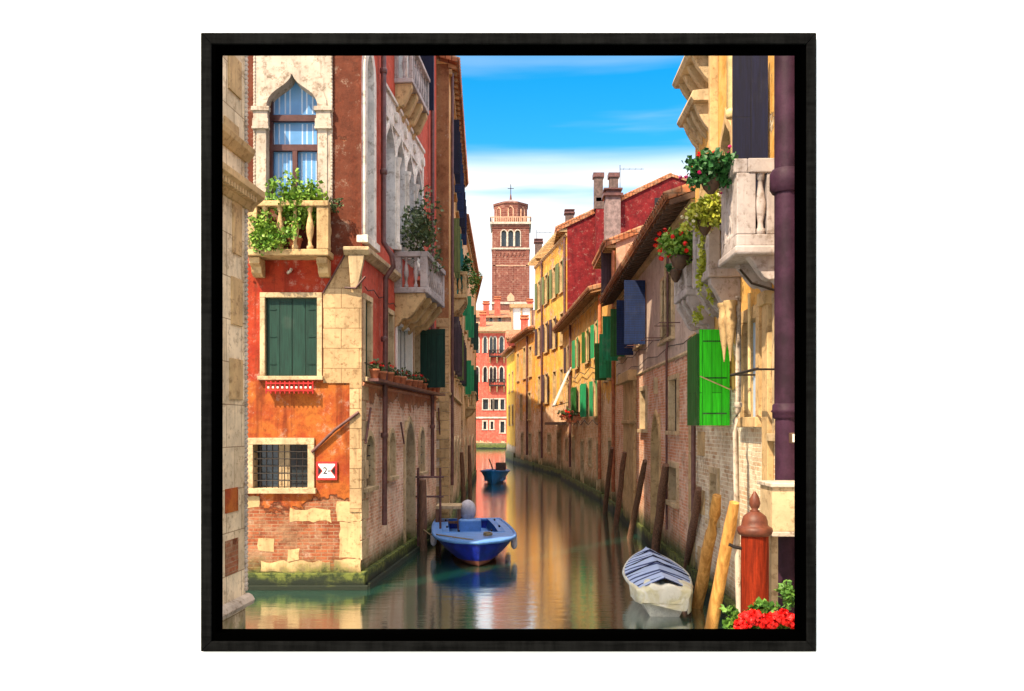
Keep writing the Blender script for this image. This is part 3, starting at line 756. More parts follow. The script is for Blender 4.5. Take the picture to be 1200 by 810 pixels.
# ground-floor openings
r = S.rc(427, 436, 512, 570); window(b, S, (r[0], r[1], 2.1, 3.2), 'stone', .12, 'glass', .25, True, None, ('round', .35), bars=(2, 4, .012))
r = S.rc(455, 461, 512, 560); window(b, S, (r[0], r[1], 2.2, 3.25), 'stone', .12, 'curtain', .25, True, None, ('round', .35))
r = S.rc(474, 484, 492, 620); window(b, S, (r[0], r[1], .2, 3.55), 'stone', .14, 'darkwood', .2, False, None, ('point', .8))
r = S.rc(491, 496, 508, 560); window(b, S, (r[0], r[1], 2.1, 3.3), 'stone', .1, 'glass', .25, True, None, ('round', .3), bars=(2, 4, .012))
course(b, S, 0.0, 9.2, 4.25, [(.05, 0), (.08, .06), (.03, .1)], 'side_red', name='string_course')
m = MB(S); m.box(0, 9.3, -1, .36, -.01, .12); m.box(0, 9.3, -1, .12, .12, .2); obj('plinth', m, 'plinth', b, bevel=.02)
sp = S.s(443.5)
pipe(b, S, [(sp, 15, .12), (sp, 7.6, .12), (sp + .03, 7.3, .3), (sp + .06, 7.05, .33), (sp + .08, 6.8, .15), (sp + .08, 1.15, .12)], .062, 'rust', collars=[(sp, 11.5, .12), (sp, 9.2, .12), (sp + .08, 5.4, .12), (sp + .08, 3.2, .12)])
sp = S.s(506, .1)
pipe(b, S, [(sp, 15, .12), (sp, 1.9, .12)], .06, 'rust', collars=[(sp, 9.2, .12), (sp, 6, .12), (sp, 3.4, .12)])
m = MB(S)
for (ua, va, ub, vb) in ((430, 478, 424, 520), (466, 495, 470, 520), (511, 478, 513, 515)):
    m.tube([(S.s(ua), .08, S.z(ua, va)), (S.s(ub), .08, S.z(ub, vb))], .025, 5)
obj('iron_tie', m, 'rust', b)
m = MB(S)
for i in range(9): m.box(-.012, .35 if i % 2 else .55, .6 + i * .42, .6 + i * .42 + .4, -.01, .03)
obj('quoins', m, 'stone', b, bevel=.012)
for z in (4.6,):
    m = MB(S); m.box(.15, 9.0, z - .24, z - .18, .03, .34); obj('pot_shelf', m, 'rust', b)
wallpart(b, F1, 0, c, -1, TOP, 'front_orange'); wallpart(b, S, 0, 9.3, -1, TOP, 'side_red')
m = MB(S); m.quad((9.3, 0, -1), (9.3, -9, -1), (9.3, -9, TOP), (9.3, 0, TOP)); m.quad((0, 0, TOP), (9.3, 0, TOP), (9.3, -6, TOP), (0, -6, TOP)); m.quad((0, -6, -1), (9.3, -6, -1), (9.3, -6, TOP), (0, -6, TOP)); obj('side_wall', m, 'side_red', b)

for z_, s0_, s1_ in ((4.75, .1, 9.0), (6.35, .1, 3.1), (6.45, 6.0, 9.2)):
    m = MB(S); m.tube([(s0_ + (s1_ - s0_) * i / 12, .06, z_ - .05 * math.sin(i * 1.57)) for i in range(13)], .012, 4); obj('cable', m, 'iron', b)
# --- L2 brown building projecting beyond, and its canal side
D2 = 27.4
X2a = (507.5 - 600) / 1000 * D2 - .6; X2b = (526 - 600) / 1000 * D2
F2f = Fac((X2a, D2), (X2b, D2), (0, -1)); F2 = Fac((X2b, D2), (X2b - .42, D2 + 13.5), (1, 0))
b = B('brown_house', 'brown and cream canal house with wooden eaves, just past the red palace', F2f, F2f.len)
ztop = CAMH + .425 * D2
m = MB(F2f)
for i in range(22): m.box(F2f.len - (.42 if i % 2 else .3), F2f.len + .02, .3 + i * .3, .3 + i * .3 + .28, -.01, .03)
obj('quoins', m, 'stone_gold', b)
def W2(u0, u1, z0, z1, **k): a, c_ = sorted((F2.s(u0), F2.s(u1))); return window(b, F2, (a, c_, z0, z1), 'stone_gold', .1, **k)
for zf in (5.3, 8.6, 11.9):
    for k, s in enumerate((1.3, 3.6, 6.2, 9.0, 11.4)):
        mt = [['plum_sh', 'plum_sh', 'olive_sh', 'plum_sh', 'green_sh'], ['olive_sh', 'teal_sh', 'teal_sh', 'green_md', 'green_md'], ['navy_sh', 'blue_sh', 'blue_sh', 'navy_sh', 'blue_sh']][[5.3, 8.6, 11.9].index(zf)][k]
        window(b, F2, (s, s + .9, zf, zf + 1.75), 'stone_gold', .1, 'glass', .2)
        leafopen(b, F2, s - .14, zf - .03, zf + 1.78, .24, mt); leafopen(b, F2, s + 1.0, zf - .03, zf + 1.78, .24, mt)
for s, z0, z1 in ((1.0, .4, 3.0), (4.6, 1.6, 2.9), (8.2, .4, 2.9), (11.6, 1.5, 2.7)):
    window(b, F2, (s, s + .95, z0, z1), 'stone', .14, 'darkwood', .25, False, None, ('round', .4))
balcony(b, F2, 3.1, 5.0, 8.0, 8.95, .5, 'stone_gold', nb=5, nside=1, brackets=3, bh=.6)
sp = .25; pipe(b, F2, [(sp, ztop - .2, .1), (sp, 1.5, .1)], .05, 'rust')
course(b, F2, 0, 13.4, 4.4, [(.05, 0), (.09, .05), (.05, .12)], 'stone_gold', name='string_course')
wallpart(b, F2f, 0, F2f.len, -1, ztop, 'brown_wall'); wallpart(b, F2, 0, 13.5, -1, ztop, 'left_cream')
m = MB(F2); m.quad((13.5, 0, -1), (13.5, -5, -1), (13.5, -5, ztop + 1.5), (13.5, 0, ztop)); m.quad((0, 0, ztop), (0, -5, ztop), (0, -5, ztop + 1.5)); obj('side_wall', m, 'left_cream', b)
roof(b, F2, 0, 13.5, 5, ztop, 1.6, over=.3, raf=.5, ends=.3)
m = MB(F2); m.box(0, 13.4, -1, .4, -.01, .1); obj('plinth', m, 'plinth', b)
m = MB(F2f); m.box(0, F2f.len + .1, -1, .4, -.01, .1); obj('plinth', m, 'plinth', b)

# --- L3 farther left houses
Xa, Da = X2b - .5, D2 + 13.7
F3 = Fac((Xa + .15, Da), (-2.5, 58), (1, 0))
b = B('sand_house', 'small cream canal house with green shutters, far along the left bank before the pink facade', F3)
zt3 = CAMH + .245 * Da
for zf in (5.0, 8.2):
    for s, mt in ((1.5, 'green_md'), (5.0, 'green_md'), (8.5, 'green_sh'), (12.5, 'green_sh')):
        window(b, F3, (s, s + .9, zf, zf + 1.7), 'stone_gold', .1, 'glass', .2); leafopen(b, F3, s - .1, zf, zf + 1.7, .3, mt)
for s in (2, 7, 12): window(b, F3, (s, s + 1, .4, 2.8), 'stone', .12, 'darkwood', .25, False, None, ('round', .4))
balcony(b, F3, 2.6, 4.4, 4.3, 5.2, .5, 'stone_gold', nb=5, nside=1, brackets=3, bh=.5)
wallpart(b, F3, 0, F3.len, -1, zt3, 'left_far')
m = MB(F3); m.quad((0, 0, -1), (0, -6, -1), (0, -6, zt3 + 1.4), (0, 0, zt3)); m.quad((F3.len, 0, -1), (F3.len, -6, -1), (F3.len, -6, zt3 + 1.4), (F3.len, 0, zt3)); obj('side_wall', m, 'left_far', b)
rf = roof(b, F3, 0, F3.len, 6, zt3, 1.5, over=.25, raf=.7)
p = F3.M @ Vector((3, -1.6, 0)); chimney(b, (p.x, p.y), .6, zt3, zt3 + 1.6, 'left_far')
m = MB(F3); m.box(0, F3.len, -1, .45, -.01, .1); obj('plinth', m, 'plinth', b)
F4 = Fac((-2.45, 58.3), (-4.3, 82), (1, 0))
b = B('far_left_house', 'farthest ochre house on the left bank, a sliver beside the pink facade', F4)
for zf in (5.2, 8.4):
    for s in (2, 7, 12, 17): window(b, F4, (s, s + 1, zf, zf + 1.7), 'stone_gold', .1, 'glass', .2)
zt4 = CAMH + .14 * 58
wallpart(b, F4, 0, F4.len, -1, zt4 + 2, 'gold2'); m = MB(F4); m.quad((0, 0, -1), (0, -8, -1), (0, -8, zt4 + 2), (0, 0, zt4 + 2)); obj('side_wall', m, 'gold2', b)
roof(b, F4, 0, F4.len, 6, zt4 + 2, 1.5, over=.4, rafter=False)

# --- pink facade closing the canal
FP = Fac((-13, 131), (6, 131), (0, -1))
b = B('pink_palazzo', 'salmon pink house closing the far end of the canal below the bell tower', FP, 9.5)
zp = CAMH + .112 * 131
for v0, v1 in ((395, 414), (430, 448)):
    for u0, u1 in ((566.5, 570.5), (574, 577), (578.5, 581.5), (585.5, 590), (597, 601), (557, 561)):
        window(b, FP, FP.rc(u0, u1, v0, v1), 'stone_w', .16, 'glass', .3, False, None, ('round', .5), proud=.1)
    q = FP.rc(573, 592, v1 - 2, v1 + 8); balcony(b, FP, q[0], q[1], q[2] + .4, q[3] + .2, .9, 'iron', nb=9, nside=1, brackets=3, bh=.9, bmat='stone_gold', rail=.1, slab=.2)
for u0, u1 in ((566, 572), (575, 577.5), (579, 584), (586.5, 591), (598, 602)): window(b, FP, FP.rc(u0, u1, 468, 480), 'stone_w', .16, 'glass', .3, True, None)
for u0, u1, v0, v1 in ((566.5, 570, 494, 503), (575, 578, 494, 503), (586.5, 591, 494, 507)): window(b, FP, FP.rc(u0, u1, v0, v1), 'stone_w', .2, 'glass', .3, True, None)
wallpart(b, FP, 0, 19, -1, zp, 'pink'); m = MB(FP)
for s in (0, 19): m.quad((s, 0, -1), (s, -10, -1), (s, -10, zp + 2), (s, 0, zp))
obj('side_wall', m, 'pink', b)
roof(b, FP, 0, 19, 9, zp, 2.4, over=.7, raf=.8, mat='tile2', tiles_=False)
for x, h in ((-6.3, 4.2), (-4.6, 3.0), (1.2, 3.6)): chimney(b, (x, 135), .9, zp + .5, zp + h, 'pink')
course(b, FP, 0, 19, CAMH + 1.2, [(.1, 0), (.2, .1), (.1, .3)], 'stone_w', name='string_course')
m = MB(FP); m.box(0, 19, -1, .9, -.01, .3); obj('plinth', m, 'plinth', b)
# roofs behind
FQ = Fac((-12, 150), (8, 150), (0, -1))
b = B('roof_terrace_house', 'tiled house behind the pink facade, at the foot of the bell tower', FQ, 10)
zq = CAMH + .128 * 150
for u0, u1 in ((566, 569), (574, 577), (584, 587)): window(b, FQ, FQ.rc(u0, u1, 372, 380), 'stone_w', .15, 'glass', .3, True, None)
wallpart(b, FQ, 0, 20, 0, zq, 'pinkgable'); shell(b, FQ, 0, 20, 10, zq, 'pinkgable', 2)
roof(b, FQ, 0, 20, 10, zq, 2.5, over=.7, rafter=False, mat='tile', tiles_=False)
for x, h in ((-4.6, 2.6), (-2.6, 3.4), (3.2, 3.0)): chimney(b, (x, 152), 1.0, zq, zq + h, 'pink')
q = W(600, 365, 104)
b = thing('roof_hut', 'pale glazed wooden hut on the rooftop, left of the gold houses', 'roof hut', (q.x + .9, 104, 14))
m = MB(); m.box(q.x, q.x + 2.3, 14.2, CAMH + .139 * 104, 104, 107); obj('glazing', m, 'white_paint', b)
m = MB()
for x in (q.x, q.x + 1.15, q.x + 2.3): m.box(x - .09, x + .09, 14.2, CAMH + .139 * 104, 103.85, 103.99)
m.box(q.x - .3, q.x + 2.6, CAMH + .139 * 104, CAMH + .143 * 104, 103.6, 107.5); m.box(q.x - .1, q.x + 2.4, 14, 14.19, 103.8, 107); obj('hut_frame', m, 'rafter', b)
m = MB(); m.box(q.x + 2.35, q.x + 4.2, 14, CAMH + .137 * 104, 104.2, 107); obj('hut_wall', m, 'pinkgable', b)

# ================================================================ BELL TOWER
TD = 186.0; tx = (598.5 - 600) / 1000 * TD; hw = 4.0
b = thing('bell_tower', 'tall square brick bell tower with three arched openings and eight-sided top', 'bell tower', (tx, TD + hw, 0))
FT = Fac((tx - hw, TD), (tx + hw, TD), (0, -1)); FTl = Fac((tx - hw, TD), (tx - hw, TD + 8), (-1, 0)); FTr = Fac((tx + hw, TD), (tx + hw, TD + 8), (1, 0)); FTb = Fac((tx - hw, TD + 8), (tx + hw, TD + 8), (0, 1))
tz = lambda v: CAMH + (500 - v) / 1000 * TD
for F in (FT, FTl, FTr):
    for k in (-1, 0, 1):
        cxx = 4 + k * 1.5; window(b, F, (cxx - .55, cxx + .55, tz(289), tz(270)), 'stone_w', .2, 'glass', .8, False, None, ('round', .6), proud=.12)
        if k < 1: continue
for F in (FT, FTl, FTr, FTb): wallpart(b, F, 0, 8, 0, tz(263), 'tower')
m = MB()
def slab(v0, v1, e, mat, name):
    m = MB(); m.box(tx - hw - e, tx + hw + e, tz(v1), tz(v0), TD - e, TD + 8 + e); return obj(name, m, mat, b)
slab(290.5, 292.5, .25, 'stone_w', 'cornice'); slab(354, 356.5, .2, 'stone_w', 'cornice'); slab(260.5, 263, .5, 'stone_w', 'cornice'); slab(311, 312, .1, 'pinkgable', 'cornice'); slab(266, 267.3, .15, 'cap', 'cornice')
for F in (FT, FTl, FTr):
    m = MB(F)
    for k in range(9): a = .3 + k * .84; m.prism([(a, tz(296)), (a + .7, tz(296)), (a + .6, tz(299)), (a + .35, tz(301)), (a + .1, tz(299))], 0, .12)
    for s in (0, 7.3): m.box(s, s + .7, 0, tz(292), 0, .1)
    m.box(3.5, 4.5, tz(345), tz(311), 0, .08)
    obj('corbels', m, 'tower', b)
m = MB(FT)
for (u, v) in ((588, 275), (598.5, 275), (609, 275)): pass
m.box(3.2, 4.8, tz(353), tz(348), 0, .15); m.prism([(3.2, tz(348)), (4.8, tz(348)), (4, tz(343))], 0, .15); obj('niche', m, 'pinkgable', b)
# balustrade
m = MB(); z0, z1 = tz(260.5), tz(255.5)
for i in range(22):
    t = -hw - .4 + i * (8.8 / 21)
    for x, y in ((tx + t, TD - .4), (tx - hw - .4, TD + hw + t), (tx + hw + .4, TD + hw + t)): m.box(x - .09, x + .09, z0, z1, y - .09, y + .09)
m.box(tx - hw - .5, tx + hw + .5, z1, z1 + .2, TD - .5, TD - .25); m.box(tx - hw - .5, tx - hw - .25, z1, z1 + .2, TD - .25, TD + 8.4); m.box(tx + hw + .25, tx + hw + .5, z1, z1 + .2, TD - .25, TD + 8.4)
obj('balustrade', m, 'pinkgable', b)
def octo(r0, za, r1, zb_, mat, name, rot=.5):
    m = MB(); vs = []
    for r_, z in ((r0, za), (r1, zb_)):
        for k in range(8): th = 2 * math.pi * (k + rot) / 8; vs.append((tx + r_ * math.cos(th), TD + hw + r_ * math.sin(th), z))
    m.add(vs, [tuple(range(8))[::-1], tuple(range(8, 16))] + [(k, (k + 1) % 8, 8 + (k + 1) % 8, 8 + k) for k in range(8)]); return obj(name, m, mat, b)
octo(3.95, tz(260), 3.95, tz(238), 'tower', 'drum'); octo(4.15, tz(238), 4.2, tz(236), 'tower', 'cornice'); octo(4.15, tz(236), .5, tz(229), 'greyr', 'tower_roof')
m = MB()
for th in (-90, -45, -135):
    t = math.radians(th); cxx, cyy = tx + 3.7 * math.cos(t), TD + hw + 3.7 * math.sin(t); px_, py_ = -math.sin(t), math.cos(t)
    for k in (-1, 1): m.tube([(cxx + px_ * k * .55, cyy + py_ * k * .55, tz(258)), (cxx + px_ * k * .55, cyy + py_ * k * .55, tz(244)), (cxx, cyy, tz(241))], .14, 5)
obj('drum_arches', m, 'pinkgable', b)
octo(.35, tz(231), .12, tz(222), 'cap', 'spire')
m = MB(); m.tube([(tx, TD + hw, tz(223)), (tx, TD + hw, tz(210))], .09, 5); m.tube([(tx - .7, TD + hw, tz(215)), (tx + .7, TD + hw, tz(215))], .08, 5); obj('cross', m, 'iron', b)

# ================================================================ RIGHT ROW
# --- R3 brick house with mauve upper wall
F3r = Fac((3.934, 18.3), (4.12, 33.8), (-1, 0))
b = B('brick_house', 'brick and mauve plaster house with blue shutters and dark wooden eaves on the right bank', F3r, near=True)
zt = 8.45
def rw(b, F, u0, u1, v0, v1, *a, **k): return window(b, F, F.rc(u0, u1, v0, v1), *a, **k)
r = rw(b, F3r, 786, 795, 445, 505, 'stone', .12, 'glass', .2, True, None, bars=(2, 0, .012))
rw(b, F3r, 752, 758, 458, 503, 'stone', .14, 'glass', .2, True, None)
q = F3r.rc(765, 774, 482, 640); window(b, F3r, (q[0], q[1], .1, 3.75), 'stone_gold', .12, 'darkwood', .3, False, None, ('point', 1.0), proud=.05)
rw(b, F3r, 786, 794.5, 548, 588, 'stone', .14, 'glass', .2, True, None)
rw(b, F3r, 776, 790, 325, 398, 'stone', .1, 'glass', .2, True, None); q = F3r.rc(760, 774, 325, 398)
window(b, F3r, (F3r.s(756), F3r.s(746), 5.95, 7.7), 'stone', .1, 'glass', .2, True, None)
leafopen(b, F3r, F3r.s(758.5), 5.85, 7.75, .62, 'blue_sh'); leafopen(b, F3r, F3r.s(744.5), 5.75, 7.55, .55, 'blue_sh')
window(b, F3r, (F3r.s(733), F3r.s(728), 6.0, 7.6), 'stone', .1, 'glass', .2); leafopen(b, F3r, F3r.s(734), 5.9, 7.6, .5, 'green_dk'); leafopen(b, F3r, F3r.s(726.5), 5.9, 7.6, .6, 'green_md')
for (ua, ub, vv) in ((741, 757, 405), (755, 780, 396), (780, 800, 378)):
    m = MB(F3r); s = F3r.s(ub - 3); z = F3r.z(ub - 3, vv); m.tube([(s, 0, z), (s, .5, z)], .012, 5); s = s + .7; m.tube([(s, 0, z), (s, .5, z)], .012, 5); m.tube([(s, .48, z), (s - .7, .48, z)], .006, 4); obj('drying_rail', m, 'rust', b)
for u, va, vb in ((778, 330, 395), (782, 300, 380), (790, 315, 395)):
    s = F3r.s(u); m = MB(F3r).tube([(s, .05, F3r.z(u, va)), (s, .05, F3r.z(u, vb))], .035, 7); obj('pipe', m, 'stone', b)
# pale pilaster where sunlight falls, corner stone
s = F3r.s(733.5); e = F3r.s(746)
m = MB(F3r); m.box(min(s, e) , max(s, e), .2, 5.0, 0, .1); m.box(min(s, e) - .1, max(s, e) + .1, 4.9, 5.25, 0, .28); m.box(min(s, e) - .03, max(s, e) + .03, 3.5, 3.62, 0, .16); obj('pilaster', m, 'stone_gold', b, bevel=.02)
m = MB(F3r)
z = .3
while z < 5: m.box(-.02, .62, z, z + .62, -.01, .035); z += .64
obj('quoins', m, 'stone_gold', b, bevel=.012)
course(b, F3r, 0, 15.4, 5.02, [(.01, 0), (.045, .04), (.01, .1)], 'stone', name='string_course')
m = MB(F3r); m.box(0, 15.5, -1, .35, -.01, .08); obj('plinth', m, 'plinth', b)
m = MB(F3r).prism([(F3r.s(771), 4.3), (F3r.s(770), 4.3), (F3r.s(770), 4.75), (F3r.s(771), 4.75)], 0, .1); obj('wall_plaque', m, 'stone', b)
wallpart(b, F3r, 0, 15.5, -1, zt, 'mauve'); shell(b, F3r, 0, 15.5, 7, zt, 'mauve', 2.2)
roof(b, F3r, 0, 15.5, 7, zt, 2.4, over=.62, raf=.42, rmat='darkwood', ends=.05)

for z_, s0_, s1_ in ((5.35, .2, 15), (5.75, 3.5, 15)):
    m = MB(F3r); m.tube([(s0_ + (s1_ - s0_) * i / 16, .05, z_ - .06 * math.sin(i * 1.57)) for i in range(17)], .012, 4); obj('cable', m, 'iron', b)
m = MB(F3r); m.tube([(3.1, .07, 8.0), (3.1, .07, 5.5), (3.25, .07, 5.3), (3.25, .07, .8)], .03, 7); obj('pipe', m, 'rust', b)
# --- R4 gabled house with tall chimney
F4r = Fac((4.14, 33.95), (4.14, 38.6), (-1, 0))
b = B('gabled_house', 'narrow house with faded pink gable and tall grey chimney on the right bank', F4r)
z4 = CAMH + .214 * 34.2
window(b, F4r, (1.2, 2.0, 8.8, 10.6), 'stone', .1, 'glass', .2, True, None); leafopen(b, F4r, 1.05, 8.75, 10.6, .42, 'plum_sh')
window(b, F4r, (1.2, 2.0, 5.4, 7.2), 'stone', .1, 'glass', .2, True, None); leafopen(b, F4r, 1.05, 5.4, 7.2, .5, 'green_md'); window(b, F4r, (1.4, 2.3, .2, 2.8), 'stone', .14, 'darkwood', .25, False, None)
window(b, F4r, (3.0, 3.7, 5.4, 7.0), 'stone', .1, 'glass', .2, True, None); leafopen(b, F4r, 2.9, 5.4, 7.0, .5, 'green_dk')
wallpart(b, F4r, 0, 4.65, -1, z4, 'gold4')
G = Fac((4.14, 33.95), (12.5, 33.95), (0, -1))
zl = CAMH + .229 * 34; zr_ = CAMH + .31 * 34
wallpart(b, G, 0, 8.3, -1, z4, 'pinkgable', top=[(0, z4), (8.3, z4), (8.3, z4 + 3.0), (7.6, z4 + 3.0)], name='gable_wall')
m = MB(G); m.sprism  # roof slab following the gable
rm = MB(G); th = .16
rm.prism([(-.45, z4 - .18), (-.45, z4 - .02), (7.6, z4 + 3.0 + th), (9.5, z4 + 2.4 + th), (9.5, z4 + 2.4), (7.6, z4 + 3.0)], -4.9, .12)
rf = obj('roof', rm, 'tile', b)
rt = MB(G)
for i in range(22): o_ = .02 - i * .22; rt.tube([(-.52, o_, z4 - .0), (7.6, o_, z4 + 3.02 + th)], .08, 6)
obj('roof_tiles', rt, 'tile', rf)
rr = MB(F4r)
for i in range(10): rr.box(i * .5, i * .5 + .1, z4 - .2, z4 - .08, 0, .4)
obj('rafters', rr, 'stone_gold', rf)
chimney(b, (.1175 * 35.6, 35.6), .62, z4 - 1.5, CAMH + .268 * 35.6, 'greyr', 'rust')
m = MB(F4r); m.box(0, 4.65, -1, .35, -.01, .1); obj('plinth', m, 'plinth', b)
sp = .1; pipe(b, F4r, [(sp, z4 - .3, .1), (sp, .8, .1)], .07, 'terracotta')

# --- R5 ochre house with curved eaves
F5r = Fac((4.14, 38.7), (3.3, 55.5), (-1, 0))
b = B('ochre_house', 'ochre house with curved tiled eaves, white awning and green shutters on the sunny right bank', F5r)
z5 = CAMH + .16 * 39.5
for s, z0, z1, mt in ((1.2, 6.7, 8.3, 'green_md'), (4.4, 6.7, 8.3, 'green_dk'), (8.6, 6.7, 8.3, 'green_md'), (13.0, 6.7, 8.3, 'plum_sh'), (1.6, 3.9, 5.6, 'green_md'), (5.2, 3.9, 5.6, 'green_md'), (9.2, 3.9, 5.6, 'green_dk'), (13.4, 4.2, 6.4, None)):
    window(b, F5r, (s, s + .95, z0, z1), 'stone_gold', .12, 'glass', .2, opened=mt)
    if mt and z0 < 5 and s > 2: leafopen(b, F5r, s - .12, z0, z1, .3, mt)
for s, z0, z1 in ((.8, .3, 2.6), (3.6, 1.5, 2.7), (6.6, .3, 2.6), (10.4, .3, 2.8), (14, 1.4, 2.6)): window(b, F5r, (s, s + .9, z0, z1), 'stone', .14, 'darkwood', .25, False, None)
wallpart(b, F5r, 0, F5r.len, -1, z5, 'gold2'); shell(b, F5r, 0, F5r.len, 7, z5, 'gold2', 2)
roof(b, F5r, 0, F5r.len, 7, z5, 1.9, over=.65, raf=.5, ends=.1)
m = MB(F5r); m.box(0, F5r.len, -1, .4, -.01, .12); obj('plinth', m, 'plinth', b)
for s, mt in ((.35, 'terracotta'), (11.8, 'rust')): pipe(b, F5r, [(s, z5 - .3, .12), (s, 1.0, .12)], .075, mt)
p = F5r.M @ Vector((6, -2.6, 0)); chimney(b, (p.x, p.y), .5, z5, z5 + 1.9, 'gold2', 'rust')
antenna(b, tuple(F5r.M @ Vector((3, -2, z5 + .5))), 1.6)
antenna(b, tuple(F5r.M @ Vector((8, -3, z5 + .5))), 2.0, ang=2)

for z_, s0_, s1_ in ((6.2, .2, 16), (3.6, .2, 12)):
    m = MB(F5r); m.tube([(s0_ + (s1_ - s0_) * i / 16, .14, z_ - .12 * math.sin(i * 1.57)) for i in range(17)], .02, 4); obj('cable', m, 'iron', b)
# --- R6 tall gold house with crimson end wall
F6r = Fac((3.66, 56.6), (1.86, 68.6), (-1, 0))
b = B('crimson_gabled_house', 'tall gold house with a great crimson end wall and gable rising above its neighbours', F6r)
z6 = CAMH + .232 * 57
for zf in (12.6, 9.0, 5.2):
    for s in (1.1, 3.6, 6.6, 9.6):
        mt = 'olive_sh' if zf > 12 else 'plum_sh'
        window(b, F6r, (s, s + 1.0, zf, zf + 2.1), 'stone_gold', .14, 'glass', .2, opened=mt if (s * 3 + zf) % 2 > .6 or zf > 12 else None)
for s, z0, z1 in ((2.0, .4, 3.0), (5.6, 1.5, 2.8), (9.2, .4, 3.0)): window(b, F6r, (s, s + 1.1, z0, z1), 'stone', .16, 'darkwood', .25, False, None)
wallpart(b, F6r, 0, F6r.len, -1, z6, 'gold'); 
G6 = Fac((3.66, 56.6), (13.4, 56.6), (0, -1)); gl = G6.len
zridge = CAMH + .2925 * 56.6; sr = (787 - 600) / 1000 * 56.6 - 3.66
wallpart(b, G6, 0, gl, -1, z6, 'crimson', top=[(0, z6), (gl, z6), (gl, zridge - .9), (sr, zridge)], name='gable_wall')
q = (G6.s(767), G6.s(780), CAMH + .255 * 56.6, CAMH + .268 * 56.6)
obj('attic_opening', MB(G6).box(q[0], q[1], q[2], q[3], 0, .03), 'black', b)
rm = MB(G6); rm.prism([(-.7, z6 - .3), (-.7, z6 - .1), (sr, zridge + .18), (gl + .6, zridge - .85), (gl + .6, zridge - 1.05), (sr, zridge)], -12, .12); rf = obj('roof', rm, 'tile', b)
rt = MB(G6)
for i in range(30): o_ = .02 - i * .4; rt.tube([(-.75, o_, z6 - .05), (sr, o_, zridge + .2)], .12, 5)
obj('roof_tiles', rt, 'tile', rf)
rr = MB(F6r)
for i in range(25): rr.box(i * .5, i * .5 + .13, z6 - .3, z6 - .1, 0, .6)
obj('rafters', rr, 'stone_gold', rf)
course(b, F6r, 0, F6r.len, z6 - .6, [(.02, 0), (.12, .12), (.12, .22)], 'stone_gold')
chimney(b, (3.9, 58.0), .55, z6 - .5, CAMH + .253 * 57, 'flue', 'rust')
chimney(b, (.031 * 66, 66), .55, z6 - .2, CAMH + .215 * 66, 'flue', 'rust')
cx_, cy_ = .1055 * 56.2, 56.2
m = MB().box(cx_ - .42, cx_ + .42, 9, CAMH + .268 * 56, cy_ - .3, 56.59); o = obj('chimney', m, 'crimson', b)
for k in (-1, 1):
    xx = .110 * 56.2 + k * .5; m = MB().box(xx - .28, xx + .28, CAMH + .262 * 56, CAMH + .292 * 56, cy_ - .3, cy_ + .3); pt = obj('chimney_pot', m, 'flue', o)
    m = MB().box(xx - .36, xx + .36, CAMH + .292 * 56, CAMH + .297 * 56, cy_ - .38, cy_ + .38); obj('chimney_cap', m, 'rust', o)
m = MB().box(.110 * 56.2 - .78, .110 * 56.2 + .78, CAMH + .255 * 56, CAMH + .2635 * 56, cy_ - .32, cy_ + .32); obj('chimney_base', m, 'flue', o)
antenna(b, (.1300 * 56, 57.5, z6 + 1.0), 3.4, 1.6, 0, 4); antenna(b, (.029 * 67, 67, z6), 2.2, 1.2, 0, 3)
m = MB(F6r); m.box(0, F6r.len, -1, .45, -.01, .12); obj('plinth', m, 'plinth', b)
for s in (.3, 8.6): pipe(b, F6r, [(s, z6 - .6, .12), (s, 1.0, .12)], .08, 'rust')
# wooden canopy over the water door
m = MB(F6r); m.box(-4.5, 3.2, CAMH + .0 + .12, CAMH + .3, 0.05, .9); obj('canopy', m, 'darkwood', b)

# --- R7 lower gold house, R8 yellow house
F7r = Fac((1.82, 68.8), (.32, 79.5), (-1, 0))
b = B('low_gold_house', 'lower gold house with dark shuttered window between the tall gold and the yellow house', F7r)
z7 = CAMH + .112 * 71
for s, z0, z1, mt in ((4.6, 7.6, 10.2, 'green_dk'), (1.4, 7.6, 10, 'plum_sh'), (1.8, 4.0, 6.2, None), (6.5, 4.0, 6.2, None), (8.4, 7.6, 10, None)):
    window(b, F7r, (s, s + 1.2, z0, z1), 'stone_gold', .14, 'glass' if not mt else mt, .15, True, None)
for s in (1.6, 6): window(b, F7r, (s, s + 1.1, .5, 2.8), 'stone', .16, 'darkwood', .25, False, None)
wallpart(b, F7r, 0, F7r.len, -1, z7, 'gold3'); shell(b, F7r, 0, F7r.len, 7, z7, 'gold3', 1.5)
roof(b, F7r, 0, F7r.len, 7, z7, 1.5, over=.6, raf=.6)
m = MB(F7r); m.box(0, F7r.len, -1, .5, -.01, .15); obj('plinth', m, 'plinth', b)
pipe(b, F7r, [(3.2, z7 - .3, .12), (3.2, 1, .12)], .09, 'rust')
F8r = Fac((.28, 79.7), (-.55, 88.5), (-1, 0)); F8f = Fac((.28, 79.7), (3.5, 79.7), (0, -1))
b = B('yellow_house', 'narrow bright yellow house on the right where the canal bends to the pink facade', F8r)
z8 = CAMH + .092 * 80
for s in (1.5, 5): 
    for z in (3.6, 6.8): window(b, F8r, (s, s + 1.1, z, z + 1.8), 'stone_gold', .14, 'glass', .2, True, None)
wallpart(b, F8r, 0, F8r.len, -1, z8, 'yellow'); shell(b, F8r, 0, F8r.len, 6, z8, 'yellow', 1)
roof(b, F8r, 0, F8r.len, 6, z8, 1.2, over=.6, raf=.7)
m = MB(F8r); m.box(0, F8r.len, -1, .9, -.01, .15); obj('plinth', m, 'plinth', b)
F9 = Fac((-.6, 94), (8, 94), (0, -1)); b = B('orange_rear_house', 'small orange house with tiled roof peeping above the yellow house', F9)
z9 = CAMH + .103 * 94
rw(b, F9, 597, 601, 412, 425, 'stone_w', .15, 'glass', .2)
